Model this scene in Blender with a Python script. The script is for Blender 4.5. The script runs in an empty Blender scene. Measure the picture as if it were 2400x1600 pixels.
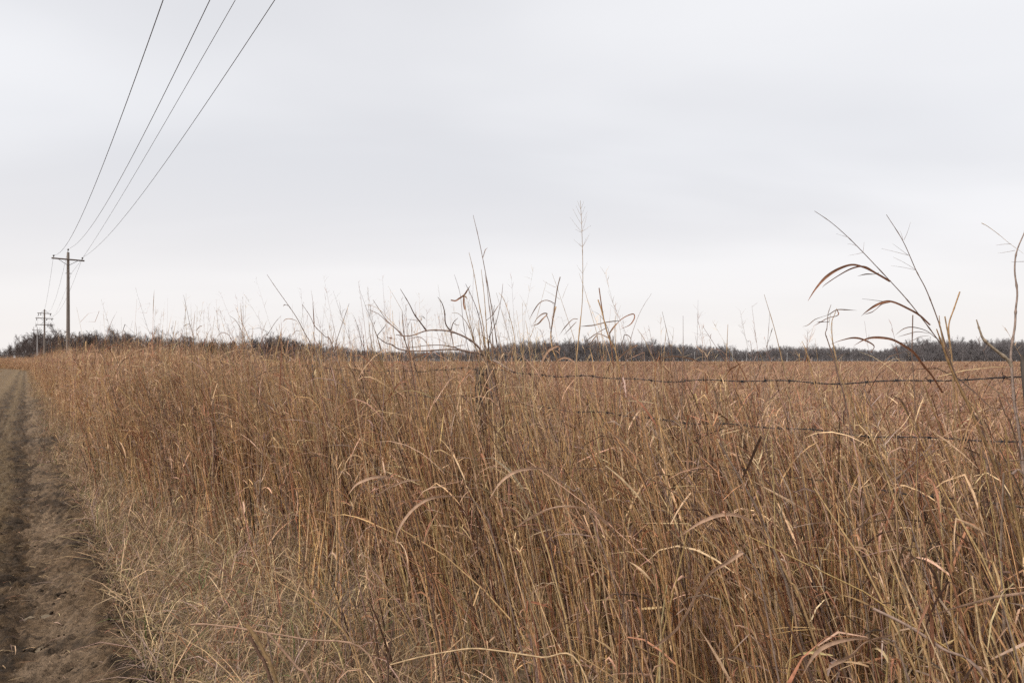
import bpy, math
import numpy as np

sc = bpy.context.scene
R = math.radians

# ------------------------------------------------------------------ camera
EYE = 1.45
cam_d = bpy.data.cameras.new("camera")
cam = bpy.data.objects.new("camera", cam_d)
sc.collection.objects.link(cam)
cam.location = (0, 0, EYE)
cam.rotation_euler = (R(90), 0, 0)
cam_d.sensor_width = 36.0
cam_d.lens = 24.0
cam_d.shift_y = 45.0 / 2400.0
cam_d.clip_start = 0.05
cam_d.clip_end = 6000
sc.camera = cam

# ------------------------------------------------------------------ sky and sun
SUN_EL, SUN_AZ = 50.0, 232.0          # degrees; azimuth measured from +Y (view) clockwise
world = bpy.data.worlds.new("World")
sc.world = world
world.use_nodes = True
wt = world.node_tree
wt.nodes.clear()


def N(tree, kind, **kw):
    n = tree.nodes.new(kind)
    for k, v in kw.items():
        if k.startswith("in_"):
            key = k[3:]
            key = int(key) if key.isdigit() else key
            n.inputs[key].default_value = v
        else:
            setattr(n, k, v)
    return n


def Lk(tree, a, b):
    tree.links.new(a, b)


out = N(wt, "ShaderNodeOutputWorld")
bg = N(wt, "ShaderNodeBackground")
bg.inputs["Strength"].default_value = 0.1
sky = N(wt, "ShaderNodeTexSky")
sky.sky_type = "NISHITA"
sky.sun_disc = False
sky.sun_elevation = R(SUN_EL)
sky.sun_rotation = R(SUN_AZ)
tc = N(wt, "ShaderNodeTexCoord")
sep = N(wt, "ShaderNodeSeparateXYZ")
Lk(wt, tc.outputs["Generated"], sep.inputs[0])
# project the view direction onto a cloud deck, so the layers flatten out towards the horizon
zc = N(wt, "ShaderNodeMath", operation="ADD", in_1=0.16)
Lk(wt, sep.outputs["Z"], zc.inputs[0])
zm = N(wt, "ShaderNodeMath", operation="MAXIMUM", in_1=0.05)
Lk(wt, zc.outputs[0], zm.inputs[0])
dx = N(wt, "ShaderNodeMath", operation="DIVIDE")
dy = N(wt, "ShaderNodeMath", operation="DIVIDE")
Lk(wt, sep.outputs["X"], dx.inputs[0]); Lk(wt, zm.outputs[0], dx.inputs[1])
Lk(wt, sep.outputs["Y"], dy.inputs[0]); Lk(wt, zm.outputs[0], dy.inputs[1])
cmb = N(wt, "ShaderNodeCombineXYZ")
Lk(wt, dx.outputs[0], cmb.inputs[0]); Lk(wt, dy.outputs[0], cmb.inputs[1])
mp = N(wt, "ShaderNodeMapping")
mp.inputs["Scale"].default_value = (0.55, 1.25, 1)
mp.inputs["Location"].default_value = (3.1, 1.7, 0)
mp.inputs["Rotation"].default_value = (0, 0, R(-12))
Lk(wt, cmb.outputs[0], mp.inputs[0])
nz = N(wt, "ShaderNodeTexNoise", in_Scale=0.75, in_Detail=4.0, in_Roughness=0.42)
nz.inputs["Distortion"].default_value = 0.3
Lk(wt, mp.outputs[0], nz.inputs["Vector"])
rmp = N(wt, "ShaderNodeValToRGB")
rmp.color_ramp.elements[0].position = 0.30
rmp.color_ramp.elements[0].color = (0.76, 0.762, 0.788, 1)
rmp.color_ramp.elements[1].position = 0.68
rmp.color_ramp.elements[1].color = (0.925, 0.926, 0.943, 1)
rmp.color_ramp.interpolation = "EASE"
Lk(wt, nz.outputs["Fac"], rmp.inputs[0])
hz = N(wt, "ShaderNodeMapRange")
hz.inputs["From Min"].default_value = 0.0
hz.inputs["From Max"].default_value = 0.30
hz.inputs["To Min"].default_value = 0.8
hz.inputs["To Max"].default_value = 0.0
hz.interpolation_type = "SMOOTHSTEP"
Lk(wt, sep.outputs["Z"], hz.inputs["Value"])
mxh = N(wt, "ShaderNodeMix", data_type="RGBA")
Lk(wt, hz.outputs[0], mxh.inputs[0])
Lk(wt, rmp.outputs[0], mxh.inputs[6])
mxh.inputs[7].default_value = (0.925, 0.872, 0.850, 1)
sc10 = N(wt, "ShaderNodeVectorMath", operation="SCALE")
sc10.inputs["Scale"].default_value = 3.95
Lk(wt, mxh.outputs[2], sc10.inputs[0])
mxs = N(wt, "ShaderNodeMix", data_type="RGBA")
mxs.inputs[0].default_value = 0.96          # thick cloud hides nearly all of the clear sky
Lk(wt, sky.outputs[0], mxs.inputs[6])
Lk(wt, sc10.outputs[0], mxs.inputs[7])
Lk(wt, mxs.outputs[2], bg.inputs["Color"])
Lk(wt, bg.outputs[0], out.inputs[0])

sun_d = bpy.data.lights.new("sun", "SUN")
sun_d.energy = 1.5
sun_d.angle = R(16)
sun_d.color = (1.0, 0.96, 0.9)
sun = bpy.data.objects.new("sun", sun_d)
sc.collection.objects.link(sun)
sun.rotation_euler = (R(90 - SUN_EL), 0, R(180 - SUN_AZ))
sun.location = (0, 0, 60)

sc.view_settings.view_transform = "Standard"
sc.view_settings.look = "None"
sc.view_settings.exposure = 1.35
sc.view_settings.gamma = 1.0
sc.view_settings.use_curve_mapping = False
sc.render.engine = "CYCLES"
sc.cycles.max_bounces = 5
sc.cycles.diffuse_bounces = 3
sc.cycles.glossy_bounces = 1
sc.cycles.transmission_bounces = 3
sc.cycles.use_denoising = False
sc.cycles.use_adaptive_sampling = True
sc.cycles.adaptive_threshold = 0.015

# ------------------------------------------------------------------ helpers
rng = np.random.default_rng(11)
TH = R(35.5)                                   # the road, fence and pole line run 35.5 degrees left of the view
U = np.array([-math.sin(TH), math.cos(TH)])    # along the line
W = np.array([math.cos(TH), math.sin(TH)])     # across it, towards the field


def SP(s, p):
    s = np.asarray(s, float); p = np.asarray(p, float)
    return np.stack([U[0] * s + W[0] * p, U[1] * s + W[1] * p], -1)


def to_sp(xy):
    return xy @ U, xy @ W


def at(x, y, d):
    """a point seen at picture position (x, y) standing d metres away"""
    return np.array([(x - 1200) / 1600 * d, d, EYE - (y - 845) / 1600 * d])


def vnoise(x, y, seed=0):
    r = np.random.default_rng(seed).random((257, 257))
    xi = np.floor(x).astype(int); yi = np.floor(y).astype(int)
    fx = x - xi; fy = y - yi
    fx = fx * fx * (3 - 2 * fx); fy = fy * fy * (3 - 2 * fy)
    a = r[xi % 256, yi % 256]; b = r[(xi + 1) % 256, yi % 256]
    c = r[xi % 256, (yi + 1) % 256]; d = r[(xi + 1) % 256, (yi + 1) % 256]
    return (a * (1 - fx) + b * fx) * (1 - fy) + (c * (1 - fx) + d * fx) * fy


def norm(v):
    return v / np.maximum(np.linalg.norm(v, axis=-1, keepdims=True), 1e-9)


class Geo:
    """collects quads with a colour for each vertex; build() makes one mesh"""

    def __init__(self):
        self.V, self.F, self.C, self.n = [], [], [], 0

    def add(self, v, f, c):
        self.V.append(v.reshape(-1, 3)); self.F.append(f.reshape(-1, 4) + self.n)
        self.C.append(c.reshape(-1, 3)); self.n += v.size // 3

    def grid(self, v, c, closed=False):
        """v (n, k, m, 3): n strips of k rings with m points across"""
        n, k, m, _ = v.shape
        i = np.arange(n * k * m).reshape(n, k, m)
        j = np.roll(i, -1, 2) if closed else i[:, :, 1:]
        q = i if closed else i[:, :, :-1]
        f = np.stack([q[:, :-1], j[:, :-1], j[:, 1:], q[:, 1:]], -1)
        if c.ndim == 2:
            c = np.broadcast_to(c[:, None, None, :], v.shape)
        elif c.ndim == 3:
            c = np.broadcast_to(c[:, :, None, :], v.shape)
        self.add(v, f, c)

    def tubes(self, P, r, c, ns=3):
        n, k, _ = P.shape
        T = norm(np.gradient(P, axis=1))
        ref = norm(rng.normal(size=(n, 1, 3)))
        A = norm(np.cross(T, ref)); B = np.cross(T, A)
        a = np.arange(ns) * 2 * math.pi / ns
        ring = A[:, :, None, :] * np.cos(a)[:, None] + B[:, :, None, :] * np.sin(a)[:, None]
        self.grid(P[:, :, None, :] + ring * r[:, :, None, None], c, True)

    def blades(self, P, side, w, c, fold=0.25):
        T = norm(np.gradient(P, axis=1))
        S = norm(side - T * (side * T).sum(-1, keepdims=True))
        Nn = np.cross(T, S)
        h = w[:, :, None] * 0.5
        if fold:
            v = np.stack([P - S * h + Nn * h * fold * 2, P, P + S * h + Nn * h * fold * 2], 2)
        else:
            v = np.stack([P - S * h, P + S * h], 2)
        self.grid(v, c)

    def build(self, name, mat, parent=None, link=True, coll=None, offset=None):
        V = np.concatenate(self.V); F = np.concatenate(self.F); C = np.concatenate(self.C)
        if offset is not None:
            V = V - np.asarray(offset)
        me = bpy.data.meshes.new(name)
        me.vertices.add(len(V)); me.vertices.foreach_set("co", V.astype(np.float32).ravel())
        me.loops.add(F.size); me.loops.foreach_set("vertex_index", F.astype(np.int32).ravel())
        me.polygons.add(len(F))
        me.polygons.foreach_set("loop_start", np.arange(0, F.size, 4, dtype=np.int32))
        me.polygons.foreach_set("use_smooth", np.ones(len(F), bool))
        at_ = me.color_attributes.new("tint", "FLOAT_COLOR", "POINT")
        at_.data.foreach_set("color", np.concatenate([C, np.ones((len(C), 1))], 1).astype(np.float32).ravel())
        me.update(); me.validate()
        me.materials.append(mat)
        o = bpy.data.objects.new(name, me)
        (coll or sc.collection).objects.link(o) if link else None
        if parent:
            o.parent = parent
        return o


def tag(o, label=None, cat=None, group=None, kind=None):
    if label: o["label"] = label
    if cat: o["category"] = cat
    if group: o["group"] = group
    if kind: o["kind"] = kind
    return o


def thing(name, label, cat, loc=(0, 0, 0), group=None):
    o = bpy.data.objects.new(name, None)
    sc.collection.objects.link(o)
    o.location = loc
    o.empty_display_size = 0.1
    return tag(o, label, cat, group)


# ------------------------------------------------------------------ materials
def new_mat(name):
    m = bpy.data.materials.new(name)
    m.use_nodes = True
    t = m.node_tree
    return m, t, t.nodes["Principled BSDF"], t.nodes["Material Output"]


def tint_mat(name, rough=0.75, trans=0.25, patch=None, spec=0.25, fine=60.0, patch_lo=(0.74, 0.66, 0.66), patch_hi=(1.0, 0.96, 0.98)):
    """colour from the mesh's own tint, with streaky grain and, for fields, broad patches of other growth"""
    m, t, b, o = new_mat(name)
    a = N(t, "ShaderNodeVertexColor", layer_name="tint")
    g = N(t, "ShaderNodeNewGeometry")
    n1 = N(t, "ShaderNodeTexNoise", in_Scale=fine, in_Detail=2.0)
    Lk(t, g.outputs["Position"], n1.inputs["Vector"])
    mr = N(t, "ShaderNodeMapRange", in_1=0.3, in_2=0.7, in_3=0.72, in_4=1.25)
    Lk(t, n1.outputs["Fac"], mr.inputs[0])
    mu = N(t, "ShaderNodeVectorMath", operation="SCALE")
    Lk(t, a.outputs[0], mu.inputs[0]); Lk(t, mr.outputs[0], mu.inputs["Scale"])
    col = mu.outputs[0]
    if patch:
        n2 = N(t, "ShaderNodeTexNoise", in_Scale=patch, in_Detail=4.0, in_Roughness=0.6)
        Lk(t, g.outputs["Position"], n2.inputs["Vector"])
        cr = N(t, "ShaderNodeValToRGB")
        cr.color_ramp.elements[0].position = 0.32; cr.color_ramp.elements[0].color = tuple(patch_lo) + (1,)
        cr.color_ramp.elements[1].position = 0.68; cr.color_ramp.elements[1].color = tuple(patch_hi) + (1,)
        Lk(t, n2.outputs["Fac"], cr.inputs[0])
        mm = N(t, "ShaderNodeVectorMath", operation="MULTIPLY")
        Lk(t, col, mm.inputs[0]); Lk(t, cr.outputs[0], mm.inputs[1])
        col = mm.outputs[0]
    Lk(t, col, b.inputs["Base Color"])
    b.inputs["Roughness"].default_value = rough
    b.inputs["Specular IOR Level"].default_value = spec
    if trans:
        tr = N(t, "ShaderNodeBsdfTranslucent")
        Lk(t, col, tr.inputs["Color"])
        mx = N(t, "ShaderNodeMixShader")
        mx.inputs[0].default_value = trans
        Lk(t, b.outputs[0], mx.inputs[1]); Lk(t, tr.outputs[0], mx.inputs[2])
        Lk(t, mx.outputs[0], o.inputs["Surface"])
    return m


M_grass = tint_mat("dry_grass", trans=0.30, patch=0.8, patch_lo=(0.82, 0.76, 0.72), patch_hi=(1.10, 1.10, 1.06))
M_field = tint_mat("dry_field_grass", trans=0.25, patch=0.055, patch_lo=(0.68, 0.61, 0.63), patch_hi=(0.99, 0.95, 0.97))
M_bark = tint_mat("bark", rough=0.9, trans=0, spec=0.1, fine=3.0)
M_twig = tint_mat("woody_twig", rough=0.8, trans=0, spec=0.2, fine=90)


def flat_mat(name, col, rough=0.6, metal=0.0, var=0.25, scale=20.0, stretch=(1, 1, 1)):
    m, t, b, o = new_mat(name)
    tcn = N(t, "ShaderNodeTexCoord")
    mpn = N(t, "ShaderNodeMapping"); mpn.inputs["Scale"].default_value = stretch
    Lk(t, tcn.outputs["Object"], mpn.inputs[0])
    n = N(t, "ShaderNodeTexNoise", in_Scale=scale, in_Detail=6.0, in_Roughness=0.65)
    Lk(t, mpn.outputs[0], n.inputs["Vector"])
    cr = N(t, "ShaderNodeValToRGB")
    cr.color_ramp.elements[0].position = 0.3
    cr.color_ramp.elements[0].color = tuple(c * (1 - var) for c in col) + (1,)
    cr.color_ramp.elements[1].position = 0.7
    cr.color_ramp.elements[1].color = tuple(c * (1 + var) for c in col) + (1,)
    Lk(t, n.outputs["Fac"], cr.inputs[0])
    Lk(t, cr.outputs[0], b.inputs["Base Color"])
    b.inputs["Roughness"].default_value = rough
    b.inputs["Metallic"].default_value = metal
    bp = N(t, "ShaderNodeBump", in_Strength=0.4)
    bp.inputs["Distance"].default_value = 0.01
    Lk(t, n.outputs["Fac"], bp.inputs["Height"]); Lk(t, bp.outputs[0], b.inputs["Normal"])
    return m


M_pole = flat_mat("weathered_pole_wood", (0.20, 0.165, 0.14), 0.9, var=0.35, scale=3, stretch=(14, 14, 0.6))
M_arm = flat_mat("crossarm_wood", (0.13, 0.10, 0.085), 0.9, var=0.3, scale=6)
M_steel = flat_mat("galvanised_steel", (0.16, 0.16, 0.165), 0.6, 0.6, 0.2, 30)
M_wire = flat_mat("aluminium_conductor", (0.11, 0.10, 0.105), 0.6, 0.5, 0.15, 8)
M_barb = flat_mat("rusted_barbed_wire", (0.045, 0.042, 0.045), 0.7, 0.6, 0.5, 40)
M_insul = flat_mat("brown_glazed_porcelain", (0.05, 0.035, 0.03), 0.25, 0, 0.15, 10)
M_post = flat_mat("weathered_fence_post_wood", (0.048, 0.036, 0.028), 0.95, var=0.55, scale=5, stretch=(9, 9, 0.7))
M_bird = flat_mat("dark_feathers", (0.04, 0.036, 0.035), 0.8, 0, 0.2, 40)
M_paint = flat_mat("bleached_pole_wood", (0.42, 0.40, 0.39), 0.8, 0, 0.15, 3)

# ground under the grass: soil and matted thatch
m, t, b, o_ = new_mat("soil_and_thatch")
g = N(t, "ShaderNodeNewGeometry")
n1 = N(t, "ShaderNodeTexNoise", in_Scale=9.0, in_Detail=8.0, in_Roughness=0.7)
Lk(t, g.outputs["Position"], n1.inputs["Vector"])
cr = N(t, "ShaderNodeValToRGB")
cr.color_ramp.elements[0].position = 0.35; cr.color_ramp.elements[0].color = (0.075, 0.055, 0.036, 1)
cr.color_ramp.elements[1].position = 0.7; cr.color_ramp.elements[1].color = (0.24, 0.175, 0.105, 1)
Lk(t, n1.outputs["Fac"], cr.inputs[0]); Lk(t, cr.outputs[0], b.inputs["Base Color"])
b.inputs["Roughness"].default_value = 0.95
bp = N(t, "ShaderNodeBump", in_Strength=0.6); bp.inputs["Distance"].default_value = 0.03
Lk(t, n1.outputs["Fac"], bp.inputs["Height"]); Lk(t, bp.outputs[0], b.inputs["Normal"])
M_ground = m

# dirt road: dry crumbled mud; the tint holds damp ruts and pale dried crust
m, t, b, o_ = new_mat("dry_mud_road")
a = N(t, "ShaderNodeVertexColor", layer_name="tint")
g = N(t, "ShaderNodeNewGeometry")
n1 = N(t, "ShaderNodeTexNoise", in_Scale=48.0, in_Detail=9.0, in_Roughness=0.8)
n1.inputs["Distortion"].default_value = 0.6
Lk(t, g.outputs["Position"], n1.inputs["Vector"])
mr = N(t, "ShaderNodeMapRange", in_1=0.36, in_2=0.64, in_3=0.28, in_4=1.65)
Lk(t, n1.outputs["Fac"], mr.inputs[0])
mu = N(t, "ShaderNodeVectorMath", operation="SCALE")
Lk(t, a.outputs[0], mu.inputs[0]); Lk(t, mr.outputs[0], mu.inputs["Scale"])
Lk(t, mu.outputs[0], b.inputs["Base Color"])
b.inputs["Roughness"].default_value = 0.95
b.inputs["Specular IOR Level"].default_value = 0.2
bp = N(t, "ShaderNodeBump", in_Strength=0.9); bp.inputs["Distance"].default_value = 0.02
Lk(t, n1.outputs["Fac"], bp.inputs["Height"]); Lk(t, bp.outputs[0], b.inputs["Normal"])
M_road = m

# ------------------------------------------------------------------ ground and road
def road_edge(s):
    s = np.asarray(s, float)
    return 0.29 - 0.002 * np.maximum(s - 105, 0) ** 2 + 0.10 * (vnoise(s * 0.7 + 50, s * 0 + 3.0, 5) - 0.5)


gx = np.concatenate([-np.geomspace(3000, 8, 34), np.linspace(-6, 6, 13), np.geomspace(8, 3000, 34)])
GX, GY = np.meshgrid(gx, gx + 5, indexing="ij")
far = np.clip((np.hypot(GX, GY) - 25) / 200, 0, 1)
GZ = (vnoise(GX * 0.02 + 90, GY * 0.02 + 90, 3) - 0.5) * 0.35 * far
G = Geo()
G.grid(np.stack([GX, GY, GZ], -1)[None], np.full((1, 3), 0.2))
tag(G.build("ground", M_ground), kind="structure")

G = Geo()
ss = np.concatenate([np.arange(-2.5, 2, 0.1), np.arange(2, 8, 0.016), np.arange(8, 14, 0.05), np.geomspace(14, 220, 150)])
uu = np.concatenate([np.linspace(0, 0.66, 30)[:-1], np.linspace(0.66, 1, 88)])
S_, Q_ = np.meshgrid(ss, uu, indexing="ij")
edge = road_edge(S_) + 0.34
P_ = (-3.4 + np.minimum(0.0, edge - 0.76)) * (1 - Q_) + edge * Q_
rel = P_ - edge                                   # distance to the right margin
xy = SP(S_, P_)
Xr, Yr = xy[..., 0], xy[..., 1]
z = 0.035 - 0.05 * np.clip((rel + 0.32) / 0.32, 0, 1) ** 1.5
z -= 0.045 * np.exp(-((P_ - 0.05) / 0.20) ** 2) + 0.05 * np.exp(-((P_ + 1.55) / 0.24) ** 2)
z += 0.055 * np.exp(-((P_ + 0.75) / 0.35) ** 2)
z += 0.034 * (vnoise(Xr * 6, Yr * 6, 1) - 0.5) + 0.020 * (vnoise(Xr * 15, Yr * 15, 2) - 0.5)
z += 0.06 * np.maximum(vnoise(Xr * 28, Yr * 28, 4) - 0.45, 0) + 0.024 * (vnoise(Xr * 44, Yr * 44, 8) - 0.5)
# tyre lugs pressed into the rut
tread = np.exp(-((P_ - 0.02) / 0.13) ** 4) * np.clip(vnoise(S_ * 1.1, P_ * 0 + 4, 12) * 2 - 0.5, 0, 1)
z += 0.010 * tread * np.tanh(3 * np.sin((S_ + 0.5 * np.abs(P_ - 0.02)) * 2 * math.pi / 0.085))
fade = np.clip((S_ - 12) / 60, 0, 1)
z = z * (1 - fade) + 0.02 * fade + 0.02
pale = np.array([0.185, 0.126, 0.080]); dark = np.array([0.042, 0.028, 0.018]); brown = np.array([0.098, 0.060, 0.032])
straw = np.array([0.20, 0.136, 0.074])
k1 = np.clip(np.exp(-((P_ - 0.10) / 0.22) ** 2) * (0.25 + 1.2 * vnoise(Xr * 2.2 + 9, Yr * 2.2, 6)), 0, 1)[..., None]
k2 = np.clip((0.45 * vnoise(Xr * 5 + 30, Yr * 5, 7) + 0.35 * vnoise(Xr * 19, Yr * 19, 17) + 0.25 * vnoise(Xr * 37, Yr * 37, 18) - 0.46) * 5.0, 0, 1)[..., None]
pw = P_ + 0.22 * (vnoise(Xr * 0.9 + 5, Yr * 0.9, 23) - 0.5) + 0.16 * (vnoise(Xr * 5, Yr * 5, 24) - 0.5) + 0.08 * (vnoise(Xr * 17, Yr * 17, 25) - 0.5)
k3 = (np.exp(-((pw + 0.26) / 0.11) ** 2) + np.exp(-((pw + 0.85) / 0.25) ** 2))[..., None].clip(0, 1)
k4 = (np.exp(-((pw + 0.06) / 0.085) ** 2) + 0.8 * np.exp(-((pw + 0.50) / 0.13) ** 2))[..., None].clip(0, 1)
C_ = brown * (1 - k2) + dark * k2
C_ = C_ * (1 - 0.7 * k3) + straw * 0.72 * 0.7 * k3
k1 = k1 * (1 - 0.8 * k2) * (pw[..., None] > 0.03)
C_ = C_ * (1 - 0.85 * k1) + pale * 0.85 * k1
k4 = k4 * np.clip(0.25 + 1.1 * vnoise(Xr * 2.3 + 3, Yr * 2.3 + 8, 26), 0, 1)[..., None]
C_ = C_ * (1 - 0.6 * k4) + dark * 0.6 * k4
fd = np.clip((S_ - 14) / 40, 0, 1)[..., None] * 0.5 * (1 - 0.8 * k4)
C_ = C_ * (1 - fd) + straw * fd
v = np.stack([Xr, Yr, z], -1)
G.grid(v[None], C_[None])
tag(G.build("dirt_road", M_road), kind="structure")

# ------------------------------------------------------------------ grass generators
GOLD = np.array([0.62, 0.408, 0.210]); STRAW = np.array([0.67, 0.482, 0.290]); PINK = np.array([0.57, 0.368, 0.256])
RUST = np.array([0.36, 0.176, 0.104]); UMBER = np.array([0.14, 0.084, 0.060]); THATCH = np.array([0.36, 0.258, 0.152])
GREEN = np.array([0.11, 0.13, 0.045]); MAUVE = np.array([0.37, 0.262, 0.212])


def pick(n, cols, wts, jit=0.24, r=None):
    r = r or rng
    k = r.choice(len(cols), n, p=np.array(wts) / sum(wts))
    return np.array(cols)[k] * np.clip(1 + r.normal(0, jit, (n, 1)), 0.35, 1.5) * (1 + r.normal(0, 0.04, (n, 3)))


def stem_curve(base, h, lean, t):
    """t (n, k); returns points (n, k, 3)"""
    hh = h[:, None]; tt = t
    off = lean[:, None, :] * (hh * (0.4 * tt + 0.6 * tt ** 2))[..., None]
    ln = np.linalg.norm(lean, axis=1)[:, None]
    zz = hh * tt * (1 - 0.28 * ln ** 2 * tt)
    return np.concatenate([base[:, None, :2] + off, (base[:, 2:3] + zz)[..., None]], -1)


def stems(G, base, h, lean, r, col, K=6, ns=3, wob=0.006, tip=0.35):
    n = len(base)
    t = np.broadcast_to(np.linspace(0, 1, K), (n, K))
    P = stem_curve(base, h, lean, t)
    P = P + rng.normal(0, 1, P.shape) * (wob * h)[:, None, None] * np.array([1, 1, 0.2]) * (t > 0)[..., None]
    rad = r[:, None] * (1 - (1 - tip) * t ** 1.3)
    # lower stem wrapped in paler sheaths, upper stem browner
    c = col[:, None, :] * (0.92 + 0.14 * (1 - t))[..., None]
    if ns == 2:
        az = rng.uniform(0, 6.28, n)
        side = np.stack([np.cos(az), np.sin(az), 0 * az], -1)[:, None, :]
        G.blades(P, np.broadcast_to(side, P.shape), rad * 2.2, c, 0)
    else:
        G.tubes(P, rad, c, ns)
    return P


def leaves(G, start, az, L, e0, bend, w, col, K=7, fold=0.25, twist=0.0, gam=1.3, kink=0.0):
    n = len(start)
    t = np.linspace(0, 1, K)
    e = e0[:, None] - bend[:, None] * t ** gam
    if kink:
        kk = rng.uniform(0.25, 0.8, n)[:, None]
        e = e - (rng.random(n) < kink)[:, None] * (t > kk) * rng.uniform(0.6, 1.8, n)[:, None]
    a = az[:, None] + rng.normal(0, 0.35, n)[:, None] * t
    d = np.stack([np.cos(e) * np.cos(a), np.cos(e) * np.sin(a), np.sin(e)], -1)
    st = (L / (K - 1))[:, None, None] * d
    P = np.concatenate([start[:, None, :], start[:, None, :] + np.cumsum(st[:, :-1], 1)], 1)
    P[..., 2] = np.maximum(P[..., 2], 0.012)
    tw = (rng.normal(0, 1, n) * twist)[:, None] * t + rng.uniform(-0.4, 0.4, n)[:, None]
    H = np.stack([-np.sin(a), np.cos(a), 0 * a], -1)
    Nn = np.cross(H, d)
    side = H * np.cos(tw)[..., None] + Nn * np.sin(tw)[..., None]
    prof = np.clip(0.55 + 1.2 * t, 0, 1) * (1 - t ** 2.2) + 0.06
    G.blades(P, side, w[:, None] * prof, col, fold)


def seed_heads(G, P, L, col, m=10, w=0.0030):
    """sparse bare panicles on the stem tips P (n, k, 3)"""
    n = len(P)
    tipv = norm(P[:, -1] - P[:, -2])
    i = np.repeat(np.arange(n), m)
    f = rng.uniform(0, 1, n * m)
    st = P[i, -1] - tipv[i] * (L[i] * f)[:, None]
    az = rng.uniform(0, 6.28, n * m)
    leaves(G, st, az, L[i] * rng.uniform(0.15, 0.4, n * m) * (0.5 + 0.5 * f), rng.uniform(0.3, 1.1, n * m),
           rng.uniform(-0.1, 0.6, n * m), np.full(n * m, w), col[i], K=3, fold=0)


def row_height(s, p):
    """how tall the fence-row grass stands; it gets ranker further along the line"""
    h = np.interp(s, [-2, 1, 4, 8, 12, 16, 25, 50, 120, 260], [0.82, 0.90, 0.96, 1.06, 1.12, 1.15, 1.20, 1.25, 1.22, 1.22])
    e = road_edge(s)
    up = np.clip((p - e - np.interp(s, [3.5, 9], [0.5, 0.1])) / np.interp(s, [3.5, 9], [1.4, 0.9]), 0, 1)
    return h * (0.22 + 0.78 * up ** 0.8)


def tall_growth(G, sp, dens, hfun, K=6, ns=3, rad=0.0032, lw=0.010, leaf_n=2.2, lean0=(-0.10, -0.04), detail=1.0, hc=1.0, tips=0.12, shape=18.0):
    """stems with their leaves on base points sp (n, 2) given along/across the line"""
    n = len(sp)
    xy = SP(sp[:, 0], sp[:, 1])
    base = np.concatenate([xy, np.zeros((n, 1))], 1)
    h = hfun(sp[:, 0], sp[:, 1]) * rng.gamma(shape, 1 / shape, n) * hc
    if detail > 0.5:
        h = np.minimum(h, EYE - 0.05 + 0.10 * np.maximum(xy[:, 1] - 2.6, -2) - rng.uniform(0, 0.2, n))
    lean = rng.normal(0, 0.085, (n, 2)) + np.array(lean0) * (1 + 1.3 * np.clip(xy[:, :1] / 1.5, 0, 1.3) * (detail > 0.5))
    lf = 1.0 / max(0.45, np.ptp(sp[:, 0]) / 22)
    lean[:, 0] += 0.42 * (vnoise(sp[:, 0] * 2.6 * lf + 60, sp[:, 1] * 2.6 * lf + 60, 41) - 0.5)
    lean[:, 1] += 0.42 * (vnoise(sp[:, 0] * 2.6 * lf + 60, sp[:, 1] * 2.6 * lf + 60, 42) - 0.5)
    bent = rng.random(n) < 0.035
    lean[bent] *= 3.4
    ln = np.linalg.norm(lean, axis=1); lean *= np.minimum(1, 0.85 / np.maximum(ln, 1e-6))[:, None]
    col = pick(n, [GOLD, STRAW, PINK, RUST, UMBER, MAUVE], [0.46, 0.24, 0.07, 0.08, 0.10, 0.05])
    r = rad * np.clip(rng.lognormal(-0.12, 0.38, n), 0.4, 2.0)
    P = stems(G, base, h, lean, r, col, K=K, ns=ns)
    e = rng.random(n) < tips
    if e.any():
        c2 = pick(e.sum(), [STRAW, MAUVE, RUST], [0.5, 0.3, 0.2])
        h2 = h[e] * (1.08 + 0.55 * rng.random(e.sum()) ** 1.8)
        if detail > 0.5:
            h2 = np.minimum(h2 * 1.1, EYE + 0.17 * np.maximum(xy[e, 1] - 2.6, -3) + rng.uniform(-0.2, 0.2, e.sum()))
        P2 = stems(G, base[e] + np.append(rng.normal(0, 0.02, (e.sum(), 2)), np.zeros((e.sum(), 1)), 1), h2, lean[e] * 0.8, np.maximum(r[e] * 0.8, 0.0028), c2, K=K, ns=ns, tip=0.18)
        if detail > 0.5:
            seed_heads(G, P2, h2 * 0.2, c2)
    m = rng.poisson(leaf_n, n)
    i = np.repeat(np.arange(n), m)
    k = len(i)
    t0 = rng.beta(1.6, 1.25, k) * 0.97
    st = stem_curve(base[i], h[i], lean[i], t0[:, None])[:, 0]
    az = rng.uniform(0, 6.28, k)
    # most blades have been combed by the wind to the same side as the stems
    az = np.where(rng.random(k) < 0.5, rng.normal(math.atan2(lean0[1], lean0[0]), 0.9, k), az)
    L = h[i] * (0.10 + 0.36 * rng.random(k) ** 1.6)
    lc = pick(k, [PINK, RUST, STRAW, UMBER, MAUVE, GOLD], [0.25, 0.29, 0.13, 0.17, 0.11, 0.05])
    leaves(G, st, az, np.minimum(L, 0.55), rng.uniform(0.2, 1.4, k), np.where(rng.random(k) < 0.35, rng.uniform(1.8, 4.2, k), rng.gamma(1.6, 0.75, k)), lw * np.minimum(rng.lognormal(-0.35, 0.45, k), 1.15), lc,
           K=max(4, K), fold=0.25 if detail > 0.5 else 0, twist=2.2, gam=rng.uniform(0.8, 3.0, (k, 1)), kink=0.4)


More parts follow.
